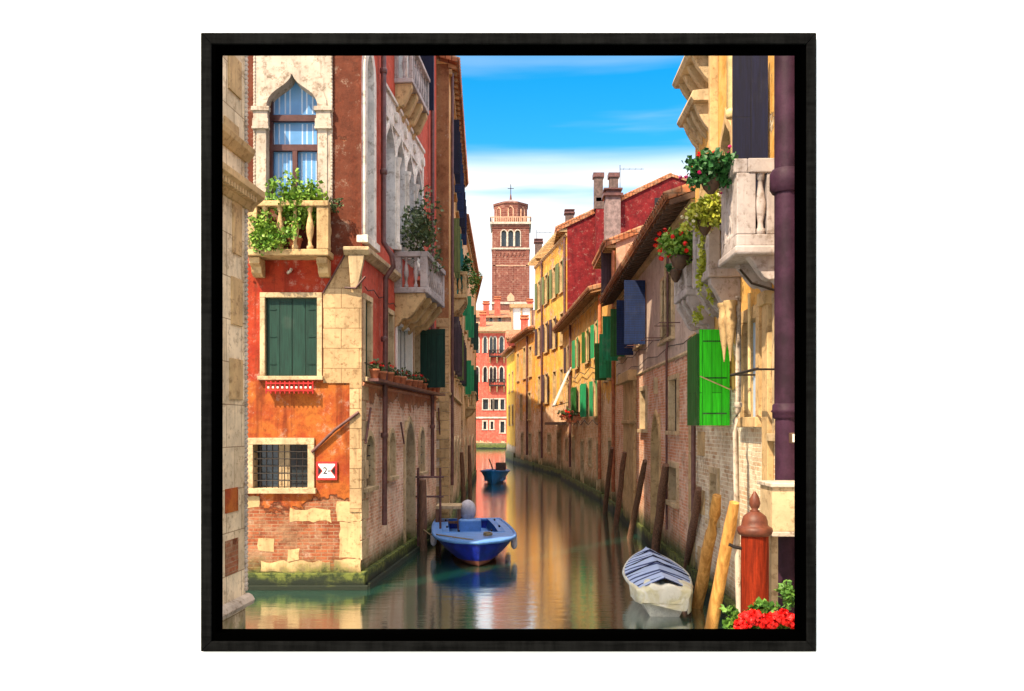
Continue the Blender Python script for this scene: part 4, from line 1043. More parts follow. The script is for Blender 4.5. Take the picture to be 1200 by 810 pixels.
wallpart(b, F9, 0, 8.6, -1, z9, 'pink'); shell(b, F9, 0, 8.6, 8, z9, 'pink', 1.8); roof(b, F9, 0, 8.6, 8, z9, 1.8, over=.6, raf=.7)
chimney(b, (1.4, 96), .8, z9, z9 + 2.4, 'pink')
# ================================================================ R2 : NEAR RIGHT HOUSE
F2r = Fac((3.84, 11.4), (3.92, 18.25), (-1, 0))
b = B('balcony_house', 'honey coloured house with three stone balconies and open green shutters, near right', F2r, near=True)
TOPR = 13.5
# tall french windows behind the balconies with dark blue leaves standing open
sb = F2r.s(906)
window(b, F2r, (1.55, 2.35, 6.05, 8.9), 'stone_gold', .14, 'glass', .22, False, 'darkwood', ('ogee', .6), proud=.07)
window(b, F2r, (3.5, 4.3, 6.05, 8.9), 'stone_gold', .14, 'glass', .22, False, 'darkwood', ('ogee', .6), proud=.07)
window(b, F2r, (5.3, 6.0, 6.05, 8.7), 'stone_gold', .14, 'glass', .22, False, 'darkwood', ('ogee', .6), proud=.07)
leafopen(b, F2r, 1.28, 5.98, 8.95, .52, 'navy_sh', .05)
# bigger window with closed navy shutters high above, near edge
balN = balcony(b, F2r, .55, 1.5, 5.93, 7.16, .70, 'stone_bal', nb=3, nside=1, brackets=2, bh=.62, rail=.2, slab=.17, post=.27, r=1.3, blen=.55)
obj('floor_moulding', MB(F2r).box(.45, 1.55, 5.80, 5.925, 0, .74), 'stone_bal', balN, bevel=.03)
balM = balcony(b, F2r, 3.0, 4.35, 5.93, 7.16, .56, 'stone_bal', nb=4, nside=1, brackets=3, bh=.7, rail=.16, slab=.15, post=.2, r=1.0)
balF = balcony(b, F2r, 4.95, 6.3, 5.93, 7.16, .56, 'stone_bal', nb=5, nside=1, brackets=3, bh=.75, rail=.16, slab=.15, post=.12, r=.8)
# lower windows
window(b, F2r, (1.9, 2.65, 3.55, 5.1), 'stone_gold', .2, 'curtain', .1, True, None, closed='cream_boards' if 'cream_boards' in M else None, proud=.07)
window(b, F2r, (.35, .95, 3.3, 5.2), 'stone', .14, 'glass', .2, True, None)
window(b, F2r, (4.3, 5.1, 3.5, 5.0), 'stone_gold', .12, 'glass', .2, True, None)
window(b, F2r, (4.7, 5.2, 1.6, 2.5), 'stone', .12, 'glass', .2, True, None)
window(b, F2r, (5.9, 6.4, 3.5, 5.0), 'stone_gold', .1, 'glass', .2, True, None)
# two-leaf bright green shutter
sh = leafopen(b, F2r, F2r.s(857), 3.42, 5.12, .53, 'green_br', .03)
F = F2r; s = F2r.s(857)
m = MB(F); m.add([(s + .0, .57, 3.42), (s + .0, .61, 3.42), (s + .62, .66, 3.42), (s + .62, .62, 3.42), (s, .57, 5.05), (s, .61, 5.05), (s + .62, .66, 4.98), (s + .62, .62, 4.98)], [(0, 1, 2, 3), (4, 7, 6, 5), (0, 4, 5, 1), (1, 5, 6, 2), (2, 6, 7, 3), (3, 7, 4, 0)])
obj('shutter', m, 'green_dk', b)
obj('shutter_stay', MB(F).tube([(s - .03, .56, F.z(857, 441)), (s - .05, .02, F.z(857, 457))], .012, 6), 'cream_pipe', b)
for z_ in (3.62, 4.25, 4.9): obj('hinge_strap', MB(F).box(s - .006, s - .001, z_, z_ + .025, .08, .5), 'green_dk', sh)
# trims on the upper wall
m = MB(F)
for s_, w_, d_ in ((2.62, .12, .12), (2.85, .07, .2), (4.7, .14, .16), (5.0, .06, .1), (3.15, .08, .1)): m.box(s_, s_ + w_, 6.2, 12, 0, d_)
obj('wall_trim', m, 'stone_gold', b, bevel=.01)
sp = 2.35
pipe(b, F, [(2.52, 13, .30), (2.52, 8.55, .30), (2.5, 8.42, .22)], .068, 'cream_pipe', collars=[(2.52, 9.6, .30), (2.52, 8.5, .29)])
pipe(b, F, [(2.5, 8.4, .22), (2.5, 7.2, .22)], .06, 'terracotta', name='pipe_stub')
# hanging stone pendants and pipes under the balconies
for s_, z_ in ((2.72, 5.42), (2.3, 5.4)):
    m = MB(F).lathe((s_, .36, z_ - .95), [(.01, 0), (.03, .18), (.06, .35), (.085, .55), (.10, .62), (.10, .72), (.085, .75), (.085, .88), (.11, .92), (.11, .97)], 14)
    obj('pendant', m, 'stone_gold', b)
pipe(b, F, [(2.35, 5.5, .22), (2.35, 3.65, .22), (2.3, 3.5, .28), (2.2, 3.3, .3), (2.15, 1.0, .28), (2.15, .2, .25)], .045, 'stone_w', collars=[(2.35, 3.75, .22)])
pipe(b, F, [(2.05, 5.5, .12), (2.05, 4.4, .12), (2.1, 3.6, .1)], .028, 'cream_pipe')
# pilaster between windows, upper cornice pieces that overhang at the top
m = MB(F); m.box(1.15, 1.45, 1.6, 5.35, 0, .1); m.box(1.1, 1.5, 5.2, 5.4, 0, .16); obj('pilaster', m, 'stone_gold', b, bevel=.015)
m = MB(F)
for z_, d_, s0_, s1_ in ((9.75, .36, 5.2, 6.75), (10.6, .45, 5.0, 6.8)):
    m.sprism([(0, z_), (d_, z_), (d_ + .06, z_ + .08), (d_ + .02, z_ + .2), (0, z_ + .24)], s0_, s1_)
    for k in range(4): s_ = s0_ + .15 + k * (s1_ - s0_ - .45) / 3; m.sprism([(0, z_), (d_ * .9, z_), (d_ * .7, z_ - .18), (d_ * .35, z_ - .4), (0, z_ - .55)], s_, s_ + .14)
obj('upper_balcony_brackets', m, 'stone', b, bevel=.012)
m = MB(F); m.tube([(s_, .22, 3.95) for s_ in (.75, .76)], .02, 6); m = MB(F); m.tube([(F.s(857), .5, CAMH + .064 * 12.5), (F.s(930), .55, CAMH + .064 * 12.5 )], .022, 6)
# iron bar carried on two brackets
m = MB(F); zz_ = CAMH + .064 * 12.6; m.tube([(.5, .42, zz_), (2.0, .42, zz_)], .022, 6); m.tube([(.6, 0, zz_), (.6, .42, zz_)], .016, 5); m.tube([(1.9, 0, zz_), (1.9, .42, zz_)], .016, 5); obj('iron_bar', m, 'iron', b)
m = MB(F); m.tube([(.5, .0, 5.25), (.5, .5, 5.4), (.2, .75, 5.55)], .018, 6); obj('iron_stay', m, 'iron', b)
m = MB(F); m.box(0, 6.85, -1, .35, -.01, .1); obj('plinth', m, 'plinth', b)
m = MB(F)
z = .4
while z < 3.2: m.box(5.9 + .0, 6.5, z, z + .5, -.01, .03); z += 1.2
obj('stone_blocks', m, 'stone_gold', b, bevel=.012)
pipe(b, F, [(6.55, 5.1, .1), (6.55, 1.3, .1)], .05, 'rust')
wallpart(b, F, 0, 6.85, -1, TOPR, 'right_near'); shell(b, F, 0, 6.85, 8, TOPR, 'right_near', 1)
roof(b, F, 0, 6.85, 8, TOPR, 2.0, over=.5, raf=.5)

# purple drain pipe standing out from the nearest building
F1r = Fac((3.84, 8.0), (3.85, 11.3), (-1, 0))
b = B('plum_house', 'nearest house at the right edge, with big plum drainpipe and pale stone box', F1r, near=True)
wallpart(b, F1r, 0, 3.3, -1, 13, 'brown_wall'); shell(b, F1r, 0, 3.3, 8, 13, 'brown_wall', 1); roof(b, F1r, 0, 3.3, 8, 13, 2, over=.4)
DP = 10.9; xp = .3215 * DP; op = 3.85 - xp; sp = DP - 8.0; rp = .0138 * DP
pz = lambda v: CAMH + (500 - v) / 1000 * DP
P_ = pipe(b, F1r, [(sp, 12.5, op), (sp, pz(482), op)], rp, 'purple_pipe', collars=[(sp, pz(213), op)])
obj('pipe_section', MB(F1r).tube([(sp, op, pz(482)), (sp, op, -.3)], rp * .93, 14), 'purple_pipe', P_)
for v in (213, 482):
    m = MB(F1r).tube([(sp, op, pz(v + 9)), (sp, op, pz(v + 7)), (sp, op, pz(v + 2)), (sp, op, pz(v)), (sp, op, pz(v - 2)), (sp, op, pz(v - 7)), (sp, op, pz(v - 9))], [rp, rp * 1.15, rp * 1.15, rp * 1.28, rp * 1.15, rp * 1.15, rp], 16); obj('collar', m, 'purple_pipe', P_)
    m = MB(F1r).box(sp - .02, sp + .02, pz(v) - .02, pz(v) + .02, 0, op); obj('pipe_bracket', m, 'iron', P_)
# little number plate and lantern glimpsed at the edge
q0 = W(923, 506, 10.6); q1 = W(936, 517, 10.6)
# stone box on brackets
g0 = W(905, 629, 10.2); g1 = W(905, 571, 10.2)
m = MB(); m.box(g0.x, 3.9, g0.z + .06, g1.z, 10.2, 10.7); o = obj('stone_box', m, 'stone', b, bevel=.01)
m = MB(); m.box(g0.x - .03, 3.9, g1.z, g1.z + .05, 10.16, 10.74); m.box(g0.x - .01, 3.9, g0.z, g0.z + .06, 10.18, 10.72); obj('box_moulding', m, 'stone_w', o, bevel=.01)
m = MB(); m.box(g0.x + .02, g0.x + .10, -.5, g0.z, 10.3, 10.4); obj('box_prop', m, 'stone', o)
o = thing('wall_lamp', 'small white square lamp fixed to the dark plum pipe at the right edge', 'lamp', (3.35, 10.62, pz(515)))
m = MB(); m.box(3.43, 3.56, pz(519), pz(507), 10.5, 10.58); obj('lamp_housing', m, 'darkwood', o, bevel=.01); m = MB(); m.box(3.45, 3.54, pz(517.5), pz(508.5), 10.49, 10.499); obj('lamp_glass', m, 'white_paint', o)

# ================================================================ sign
q = F1.rc(371, 395.5, 541, 562.5); y = YF - .03
o = thing('sign', 'small square white sign with red border, black side wedges and the figure 2', 'sign', ((F1.M @ Vector((q[0], 0, 0))).x, y, q[2]))
m = MB(F1); m.box(q[0], q[1], q[2], q[3], .02, .045); obj('sign_border', m, 'signred', o)
t = .045; m = MB(F1); m.box(q[0] + t, q[1] - t, q[2] + t, q[3] - t, .045, .049); obj('sign_panel', m, 'whitepaint_flat', o)
zc_ = (q[2] + q[3]) / 2; h = (q[3] - q[2]) / 2 - t; m = MB(F1)
for a, c_ in ((q[0] + t, .095), (q[1] - t, -.095)):
    m.prism([(a, zc_ - h * .8), (a + c_, zc_), (a, zc_ + h * .8)], .049, .053)
obj('sign_wedges', m, 'signred', o); 
m = MB(F1)
for a, c_ in ((q[0] + t, .075), (q[1] - t, -.075)): m.prism([(a, zc_ - h * .6), (a + c_, zc_), (a, zc_ + h * .6)], .053, .056)
obj('sign_black', m, 'black', o)
def text(s, parent, F, sx, z, size, mat, o_=.054):
    cu = bpy.data.curves.new('figure', 'FONT'); cu.body = s; cu.size = size; cu.extrude = .002; cu.align_x = 'CENTER'; cu.align_y = 'CENTER'
    ob = bpy.data.objects.new('figure', cu); COL.objects.link(ob)
    dg = bpy.context.evaluated_depsgraph_get(); me = bpy.data.meshes.new_from_object(ob.evaluated_get(dg)); bpy.data.objects.remove(ob)
    n = bpy.data.objects.new('figure', me); COL.objects.link(n); me.materials.clear(); me.materials.append(M[mat])
    p = F.M @ Vector((sx, o_, z)); n.parent = parent; n.location = p - wloc(parent); n.rotation_euler = (math.pi / 2, 0, 0); return n
text('2', o, F1, (q[0] + q[1]) / 2 - .03, zc_, .2, 'black'); text('=', o, F1, (q[0] + q[1]) / 2 + .05, zc_ - .01, .11, 'black')

# ================================================================ BOATS
def hull(L, bw, h, n=15, k=9, e=2.2, flare=.72, sheer=.16, tr=.75, keel=-.25, rake=.18):
    """hull stations along +y (bow at y=L/2 end), returns rows of points"""
    rows = []
    for i in range(n + 1):
        t = i / n; y = -L / 2 + L * t
        w = bw / 2 * (tr + (1 - tr) * math.sin(min(1, t / .45) * math.pi / 2)) if t < .45 else bw / 2 * (1 - ((t - .45) / .55) ** e) ** .62 if t < 1 else 0.02
        w = max(w, .03); zr = h + sheer * (t ** 2); row = []
        for j in range(k + 1):
            a = j / k; x = w * (a ** .5 if a < 1 else 1) * (flare + (1 - flare) * a); z = keel + (zr - keel) * (a ** 1.25) + (.12 * t ** 3) * (1 - a)
            row.append((x, y + rake * t * a * (1 if t > .5 else 0) * (t - .5) * 2, z))
        rows.append(row)
    return rows
def hull_mesh(rows, closed_stern=True):
    m = MB(); vs = []; fs = []; k = len(rows[0])
    for r_ in rows:
        vs += [(-x, y, z) for x, y, z in r_[::-1]] + [(x, y, z) for x, y, z in r_[1:]]
    K = 2 * k - 1
    for i in range(len(rows) - 1):
        for j in range(K - 1): fs.append((i * K + j, i * K + j + 1, (i + 1) * K + j + 1, (i + 1) * K + j))
    m.add(vs, fs, True); m.add(vs[:K], [tuple(range(K))]); m.add(vs[-K:], [tuple(range(K))[::-1]]); return m
def rowobj(name, mb, mat, parent, sub=0, bevel=0):
    base = wloc(parent); mb.M = Matrix.Translation(base); return obj(name, mb, mat, parent, bevel=bevel, sub=sub)
def open_boat(name, label, loc, rz, L, bw, h, hullm, inm, rimm, bottom=True, **kw):
    t = thing(name, label, 'boat', loc); rows = hull(L, bw, h, **kw)
    rowobj('hull', hull_mesh(rows), hullm, t)
    # gunwale tube on both sides and round the stern
    g = [(-r_[-1][0], r_[-1][1], r_[-1][2]) for r_ in rows] + [(r_[-1][0], r_[-1][1], r_[-1][2]) for r_ in rows[::-1]]
    g = [tuple(Vector(a)) for a in g]; rowobj('gunwale', MB().tube(g + [g[0]], .045, 8), rimm, t)
    # deck ring and inner well
    m = MB(); n = len(rows); wf, wl, fz = (.6, .62, .32) if L > 5 else (.78, .72, .12)
    def inn(r_, f, dz): return (r_[-1][0] * f, r_[-1][1], r_[-1][2] + dz)
    for i in range(n - 1):
        for sg in (-1, 1):
            a, c_ = rows[i], rows[i + 1]
            f0 = wf if i < n * wl else .0; f1 = wf if i + 1 < n * wl else .0
            p = [(sg * a[-1][0], a[-1][1], a[-1][2] + .01), (sg * c_[-1][0], c_[-1][1], c_[-1][2] + .01), (sg * c_[-1][0] * f1, c_[-1][1], c_[-1][2] + .03), (sg * a[-1][0] * f0, a[-1][1], a[-1][2] + .03)]
            m.quad(*p)
            if f0: m.quad((sg * a[-1][0] * .78, a[-1][1], a[-1][2] + .03), (sg * c_[-1][0] * f1, c_[-1][1], c_[-1][2] + .03), (sg * c_[-1][0] * (wf - .05) * (f1 > 0), c_[-1][1], fz), (sg * a[-1][0] * (wf - .05), a[-1][1], fz))
    y0 = rows[0][-1][1]; w0 = rows[0][-1][0]
    m.quad((-w0 * wf, y0 + .05, .5 * h), (w0 * wf, y0 + .05, .5 * h), (w0 * (wf - .05), y0 + .1, fz), (-w0 * (wf - .05), y0 + .1, fz))
    rowobj('deck', m, inm, t)
    m = MB()
    k = [i for i in range(n) if i < n * wl]; m.add([(-rows[i][-1][0] * (wf - .05), rows[i][-1][1], fz) for i in k] + [(rows[i][-1][0] * (wf - .05), rows[i][-1][1], fz) for i in k[::-1]], [tuple(range(2 * len(k)))]); rowobj('floor', m, inm, t)
    t.location = loc; t.rotation_euler = (0, 0, rz); return t, rows
# boats are modelled bow towards +y, so the near ones are turned to bring the bow to the camera
bt, rows = open_boat('motorboat', 'royal blue motorboat with pale blue inside, moored bow on at the left bank', (-1.08, 23.3, 0), math.pi + .1, 5.2, 2.15, .58, 'boat_blue', 'boat_in', 'boat_in', n=22, e=4.5, tr=.9, sheer=.02, flare=.86, keel=-.12)
for y in (-.6, .55):
    rowobj('thwart', MB().box(-.78, .78, .38, .44, y - .17, y + .17), 'boat_in', bt, bevel=.02)
rowobj('console', MB().box(-.32, .32, .14, .72, -1.55, -1.15), 'boat_in', bt, bevel=.04)
m = MB(); 
for x in (-.7, .7):
    for y in (-1.2, .4, 1.3): m.tube([(x * (1 if y < 1 else .6), y - .06, .72), (x * (1 if y < 1 else .6), y + .06, .72)], .03, 6)
rowobj('cleats', m, 'iron', bt)
for x, y in ((-1.06, -.9), (1.06, .2), (-1.04, 1.0)):
    rowobj('fender', MB().lathe((x, y, .18), [(.02, 0), (.07, .05), (.085, .12), (.085, .3), (.06, .38), (.015, .42)], 10), 'cover', bt)
rowobj('mooring_rope', MB().tube([(.1, 2.35, .62), (.5, 2.2, .66), (1.0, 1.2, .62), (1.15, .3, .5), (1.55, -.6, .7), (1.9, -1.2, 1.0)], .018, 6), 'rope', bt)
m = MB(); m.tube([(-.3 + .1 * math.cos(t * .7), 1.75 + .12 * math.sin(t * .7), .66 + t * .002) for t in range(30)], .02, 6); rowobj('rope_coil', m, 'rope', bt)
# covered outboard at the stern
m = MB(); m.lathe((0, -2.65, .55), [(.1, 0), (.22, .1), (.27, .3), (.24, .48), (.13, .6), (.02, .63)], 14)
oc = rowobj('outboard_cover', m, 'cover', bt, sub=1)
rowobj('outboard_leg', MB().box(-.07, .07, -.5, .6, -2.8, -2.6), 'iron', bt)
m = MB(); rr = hull(5.22, 2.16, .58, n=22, e=4.5, tr=.9, sheer=.02, flare=.86, keel=-.12)
rowobj('boot_stripe', hull_mesh([[(x * 1.006, y, z) for x, y, z in r_[:4]] for r_ in rr]), 'boat_bottom', bt)
ft, rows = open_boat('motorboat', 'small teal blue boat moored far down the canal near the pink facade', (-1.05, 52.6, 0), math.pi - .05, 4.6, 1.75, .62, 'boat_far', 'boat_in', 'boat_far')
rowobj('outboard', MB().box(-.55, .1, .3, 1.1, -2.3, -1.9), 'darkwood', ft, bevel=.05); rowobj('tiller', MB().tube([(.2, -1.9, .5), (.5, -1.7, 1.35)], .04, 6), 'darkwood', ft)
# right covered boat, bow away from us
wb = thing('rowing_boat', 'white boat under a blue and white striped cover and crumpled pale tarpaulin', 'boat', (2.86, 17.1, 0))
rows = hull(4.3, 1.42, .42, tr=.72, e=1.6, n=24); rowobj('hull', hull_mesh(rows), 'boat_white', wb)
m = MB(); n = len(rows); K = 8; vs = []; fs = []
for i, r_ in enumerate(rows):
    for j in range(K + 1):
        a = -1 + 2 * j / K; vs.append((a * (r_[-1][0] + .03), r_[-1][1], r_[-1][2] + .03 + .24 * (1 - abs(a)) ** .8 * (1 - (i / n) ** 3 * .6) * (1 + .12 * math.sin(i * 2.1))))
for i in range(n - 1):
    for j in range(K): fs.append((i * (K + 1) + j, i * (K + 1) + j + 1, (i + 1) * (K + 1) + j + 1, (i + 1) * (K + 1) + j))
m.add(vs, fs, False); rowobj('striped_cover', m, 'stripe', wb)
g = [(-r_[-1][0], r_[-1][1], r_[-1][2] + .02) for r_ in rows] + [(r_[-1][0], r_[-1][1], r_[-1][2] + .02) for r_ in rows[::-1]]
rowobj('gunwale', MB().tube(g, .035, 6), 'boat_white', wb)
# crumpled tarpaulin wrapped over the near end
from mathutils import noise as mn
m = MB(); vs = []; fs = []; fine_ = hull(4.3, 1.42, .42, n=60, k=9, tr=.72, e=1.6); NS = 11; cols = []
K2 = 34
def sect(r_, low, y_off=0, shrink=1):
    w, zt_ = r_[-1][0] + .03, r_[-1][2] + .04; P = []
    for j in range(K2 + 1):
        a = j / K2 * 2 - 1
        if abs(a) > .62: q_ = (abs(a) - .62) / .38; z = zt_ - q_ * (zt_ - low(a)); f = q_ * .5; x = w * (1 - .22 * f * f)
        else: x = w * abs(a) / .62; z = zt_ + .13 * (1 - (abs(a) / .62) ** 1.6)
        P.append(Vector((math.copysign(x * shrink, a), r_[-1][1] + y_off, z)))
    return P
low = lambda a: .24 + .1 * math.sin(a * 17) - .09 * math.cos(a * 7)
S_ = [sect(fine_[i], low) for i in range(NS)]
fr_ = []
for k in range(7, 0, -1):
    t = k / 7; P = sect(fine_[0], low, -.16 * math.sin(t * 1.5), 1 - .16 * t)
    for p in P: p.z = min(p.z, .5 + (.36 - .5) * t + .5 * (1 - t)) - (.13 * t * t if p.z > .4 else 0)
    fr_.append(P)
S_ = fr_ + S_
for i, P in enumerate(S_):
    for p in P:
        q_ = Vector((p.x * 5 + p.z * 3, p.y * 1.6, p.z * 1.2)); d = (1 - abs(mn.noise(q_ + Vector((3, 1, 7)))) * 3) * .045 + mn.noise(p * 5) * .012
        vs.append(p + Vector((math.copysign(1, p.x) * d * .6, -d * .5, d)))
for i in range(len(S_) - 1):
    for j in range(K2): fs.append((i * (K2 + 1) + j, i * (K2 + 1) + j + 1, (i + 1) * (K2 + 1) + j + 1, (i + 1) * (K2 + 1) + j))
m.add(vs, fs, True); m.add([vs[j] for j in range(K2 + 1)], [tuple(range(K2 + 1))], True); rowobj('tarpaulin', m, 'tarp', wb, sub=1)
m = MB()
for y in (-.6, .3, 1.2): m.tube([(-.7 + .1 * (y > 1), y, .5), (0, y + .05, .78), (.7 - .1 * (y > 1), y, .5)], .012, 5)
rowobj('lashing', m, 'navy_sh', wb)
wb.rotation_euler = (0, 0, -.07); wb.scale = (.88, .86, 1)

# ================================================================ MOORING POLES
def pole(ub, vb, ut, vt, w, label, mat='pole_d', group='mooring poles in the canal', xmax=3.74, xmin=None, name='mooring_pole', D=None, taper=.82):
    Db = D or CAMH * 1000 / (vb - 500); pb = W(ub, vb, Db); k = (ut - 600) / 1000
    Dt = Db * .99
    if k > 0 and k * Dt > xmax: Dt = xmax / k
    if xmin is not None and k * Dt < xmin: Dt = xmin / k
    pt = W(ut, vt, Dt); r0 = w / 2000 * Db; d = (pb - pt); pb2 = pb + d * (1.0 / max(.5, d.length))
    m = MB(); n = 9; pts = [pb2.lerp(pt, i / n) + Vector((R.uniform(-.1, .1), R.uniform(-.1, .1), 0)) * r0 for i in range(n + 1)]
    m.tube(pts, [r0 * (1 - (1 - taper) * i / n) for i in range(n)] + [r0 * taper * .8], 12, jit=.12)
    o = obj(name, m, mat, None, loc=tuple(pb)); tag(o, label, 'mooring pole', group); return o
RP = [((709, 600), (717, 525), 6, 'farthest of the dark poles leaning on the right bank, by the gabled house'), ((722, 616), (732, 530), 7, 'slim grey leaning pole, second farthest on the right bank'),
      ((738, 631), (756, 540), 7.5, 'dark leaning pole third along the right bank, left of the pointed doorway'), ((767, 652), (780, 545), 11, 'stout dark leaning pole in front of the brick house with the small window'),
      ((803, 676), (819, 573), 10, 'brown leaning pole just behind the striped boat cover')]
for pb_, pt_, w_, lb in RP: pole(pb_[0], pb_[1], pt_[0], pt_[1], w_, lb)
pole(817, 712, 841, 581, 15, 'bare orange timber pole leaning beside the striped boat, left one of the pair', 'pole_y', xmax=3.6, group=None)
pole(832, 742, 860, 589, 16, 'bare orange timber pole leaning nearest the red post, right one of the pair', 'pole_y', xmax=3.45, group=None)
LP = [((496, 645), (495, 562), 11, 'thick brown upright pole in the water beside the blue motorboat'), ((532, 590), (523, 532), 7, 'dark leaning pole on the left bank just behind the jetty'),
      ((543, 590), (541, 530), 6, 'dark upright pole on the left bank, right of the leaning one by the jetty'), ((551, 584), (550, 522), 5, 'slim dark upright pole, farthest of the left bank poles')]
for pb_, pt_, w_, lb in LP: pole(pb_[0], pb_[1], pt_[0], pt_[1], w_, lb)
# small jetty with rail
jd = 25.5
j = thing('jetty', 'little wooden landing stage with rails on the left bank behind the blue motorboat', 'jetty', (-2.1, jd, 0))
ja = W(512, 590, jd); jb = W(541, 590, jd)
m = MB(); m.box(ja.x, jb.x, .98, 1.07, jd - .5, jd + .5); obj('deck', m, 'stone', j)
for x in (ja.x + .05, jb.x - .05):
    for y in (jd - .42, jd + .42): obj('leg', MB().box(x - .05, x + .05, -.6, .98, y - .05, y + .05), 'pole_d', j)
obj('brace', MB().box(ja.x + .1, jb.x - .1, .55, .62, jd - .44, jd - .38), 'pole_d', j)
g = thing('mooring_rail', 'thin dark iron mooring rail between the brown pole and the left wall', 'railing', (-2.5, 23.6, 0))
m = MB(); D_ = 23.4; a_ = W(485, 560, D_); c_ = W(518, 560, D_)
for v in (559, 582): m.tube([W(487, v, D_), W(520, v, D_)], .03, 6)
obj('rail', m, 'rust', g)
for u in (490, 516): obj('post', MB().tube([(W(u, 600, D_).x, D_, -.5), (W(u, 548, D_).x, D_, W(u, 548, D_).z)], .035, 6), 'rust', g)

# red post with finial
D_ = 10.0; xx = .2845 * D_; zc = lambda v: CAMH + (500 - v) / 1000 * D_
o = thing('mooring_post', 'thick red painted mooring post with brown onion finial above the red flowers', 'mooring post', (xx, D_, 0))
obj('shaft', MB().lathe((xx, D_, 0), [(.168, -.8), (.165, .6), (.16, 1.4), (.158, zc(626))], 20), 'pole_r', o)
cp = obj('cap', MB().lathe((xx, D_, 0), [(.15, zc(628)), (.19, zc(626)), (.205, zc(622)), (.20, zc(618.5)), (.165, zc(616.5)), (.15, zc(615)), (.148, zc(611)), (.13, zc(605)), (.08, zc(601)), (.055, zc(599.5))], 24), 'cap', o)
obj('finial', MB().lathe((xx, D_, 0), [(.05, zc(600)), (.06, zc(598.5)), (.035, zc(597)), (.055, zc(594)), (.065, zc(590)), (.055, zc(584)), (.03, zc(579)), (.012, zc(576))], 16), 'cap', cp)
obj('mooring_hook', MB().tube([(xx - .14, D_, zc(643)), (xx - .24, D_, zc(641)), (xx - .3, D_, zc(638))], .022, 6), 'iron', o)
# rope hanging behind the red post
pb_ = W(905, 600, 11.4)

# ================================================================ PLANTS AND FLOWERS
def plant(name, label, cat, c, rad, n, size, mat, seed, blooms_=(), pot=None, group=None, drop=0):
    t = thing(name, label, cat, (c[0], c[1], c[2] - rad[2]), group)
    obj('foliage', leaves(c, rad, n, size, seed, drop=drop), mat, t)
    for i, (mm, k, sz, rs) in enumerate(blooms_): obj('blossoms', blooms(c, (rad[0] * rs, rad[1] * rs, rad[2] * rs), k, sz, seed + 50 + i), mm, t)
    if pot:
        kind, pz_, pr = pot
        if kind == 'pot': m = MB().lathe((c[0], c[1], pz_), [(pr * .65, 0), (pr, pr * 1.5), (pr * 1.1, pr * 1.55), (pr * 1.1, pr * 1.75), (pr * .9, pr * 1.75)], 14); obj('pot', m, 'terracotta', t)
        elif kind == 'basket':
            m = MB().lathe((c[0], c[1], pz_), [(pr * .3, -.05), (pr * .75, .03), (pr, .14), (pr * 1.05, .2), (pr * .9, .2)], 14); obj('basket', m, 'darkwood', t)
            m = MB(); m.tube([(c[0] + pr * .5, c[1], pz_ + .1), (3.45 if c[0] < 3.45 else c[0] + .2, c[1] + .05, pz_ + .15)], .015, 5); obj('holder', m, 'iron', t)
    return t
by = YF - .3
plant('balcony_plant', 'leafy green shrub growing over the front stone balcony under the pointed window', 'plant', (W(346, 232, by).x, by - .0, CAMH + .262 * by), (.46, .24, .36), 2600, .1, 'leafl', 1, pot=('pot', F1.z(343, 297) , .14))
plant('trailing_plant', 'green creeper trailing through the balusters of the front stone balcony', 'plant', (W(322, 270, by).x, YF - .58, CAMH + .225 * by), (.4, .06, .3), 1100, .075, 'leafl', 2)
plant('trailing_plant', 'wispy creeper spilling off the right end of the front stone balcony', 'plant', (W(388, 242, by).x, by, CAMH + .257 * by), (.35, .1, .08), 170, .07, 'leafo', 22)
plant('trailing_plant', 'creeper hanging on the left of the front stone balcony beside the pale stone corner', 'plant', (W(297, 262, by).x, YF - .4, CAMH + .235 * by), (.12, .1, .38), 260, .08, 'leafo', 23)
p = S.M @ Vector((4.5, .45, 0)); plant('balcony_tree', 'feathery olive green tree on the side balcony of the red palace', 'plant', (p.x, p.y, 8.6), (.42, .85, .62), 1500, .1, 'leafo', 3, pot=('pot', 6.86, .2))
p = F2.M @ Vector((4.0, .45, 0)); plant('balcony_plant', 'green plant on the balcony of the brown and cream house', 'plant', (p.x, p.y, 9.2), (.3, .6, .35), 300, .12, 'leafd', 4)
p = F3.M @ Vector((3.5, .5, 0)); plant('balcony_plant', 'trailing green plant high on the far left cream house', 'plant', (p.x - .1, p.y, 11.0), (.3, .9, .5), 500, .12, 'leaf', 5, drop=.3)
# pots along the shelf of the palace
proto = None
for i in range(12):
    s = .35 + i * .72; p = S.M @ Vector((s, .2, 4.42)); s_lab = 'small terracotta pot with a red flower on the shelf along the red palace wall'
    if proto is None:
        proto = thing('flower_pot', s_lab, 'flower pot', p, 'pots on the palace shelf')
        c_ = (p.x, p.y, p.z); obj('pot', MB().lathe(c_, [(.07, 0), (.1, .16), (.115, .17), (.115, .21), (.09, .21)], 12), 'terracotta', proto)
        obj('foliage', leaves((p.x, p.y, p.z + .27), (.1, .1, .07), 60, .07, 8), 'leafo', proto); obj('blossoms', blooms((p.x, p.y, p.z + .3), (.1, .1, .08), 4, .04, 9), 'fl_red', proto)
    else:
        t = proto.copy(); COL.objects.link(t); t.location = p; t.rotation_euler = (0, 0, i * 1.3)
        t.scale = (1, 1, .85 + .3 * ((i * 7) % 5) / 5)
        for ch in proto.children: k = ch.copy(); COL.objects.link(k); k.parent = t
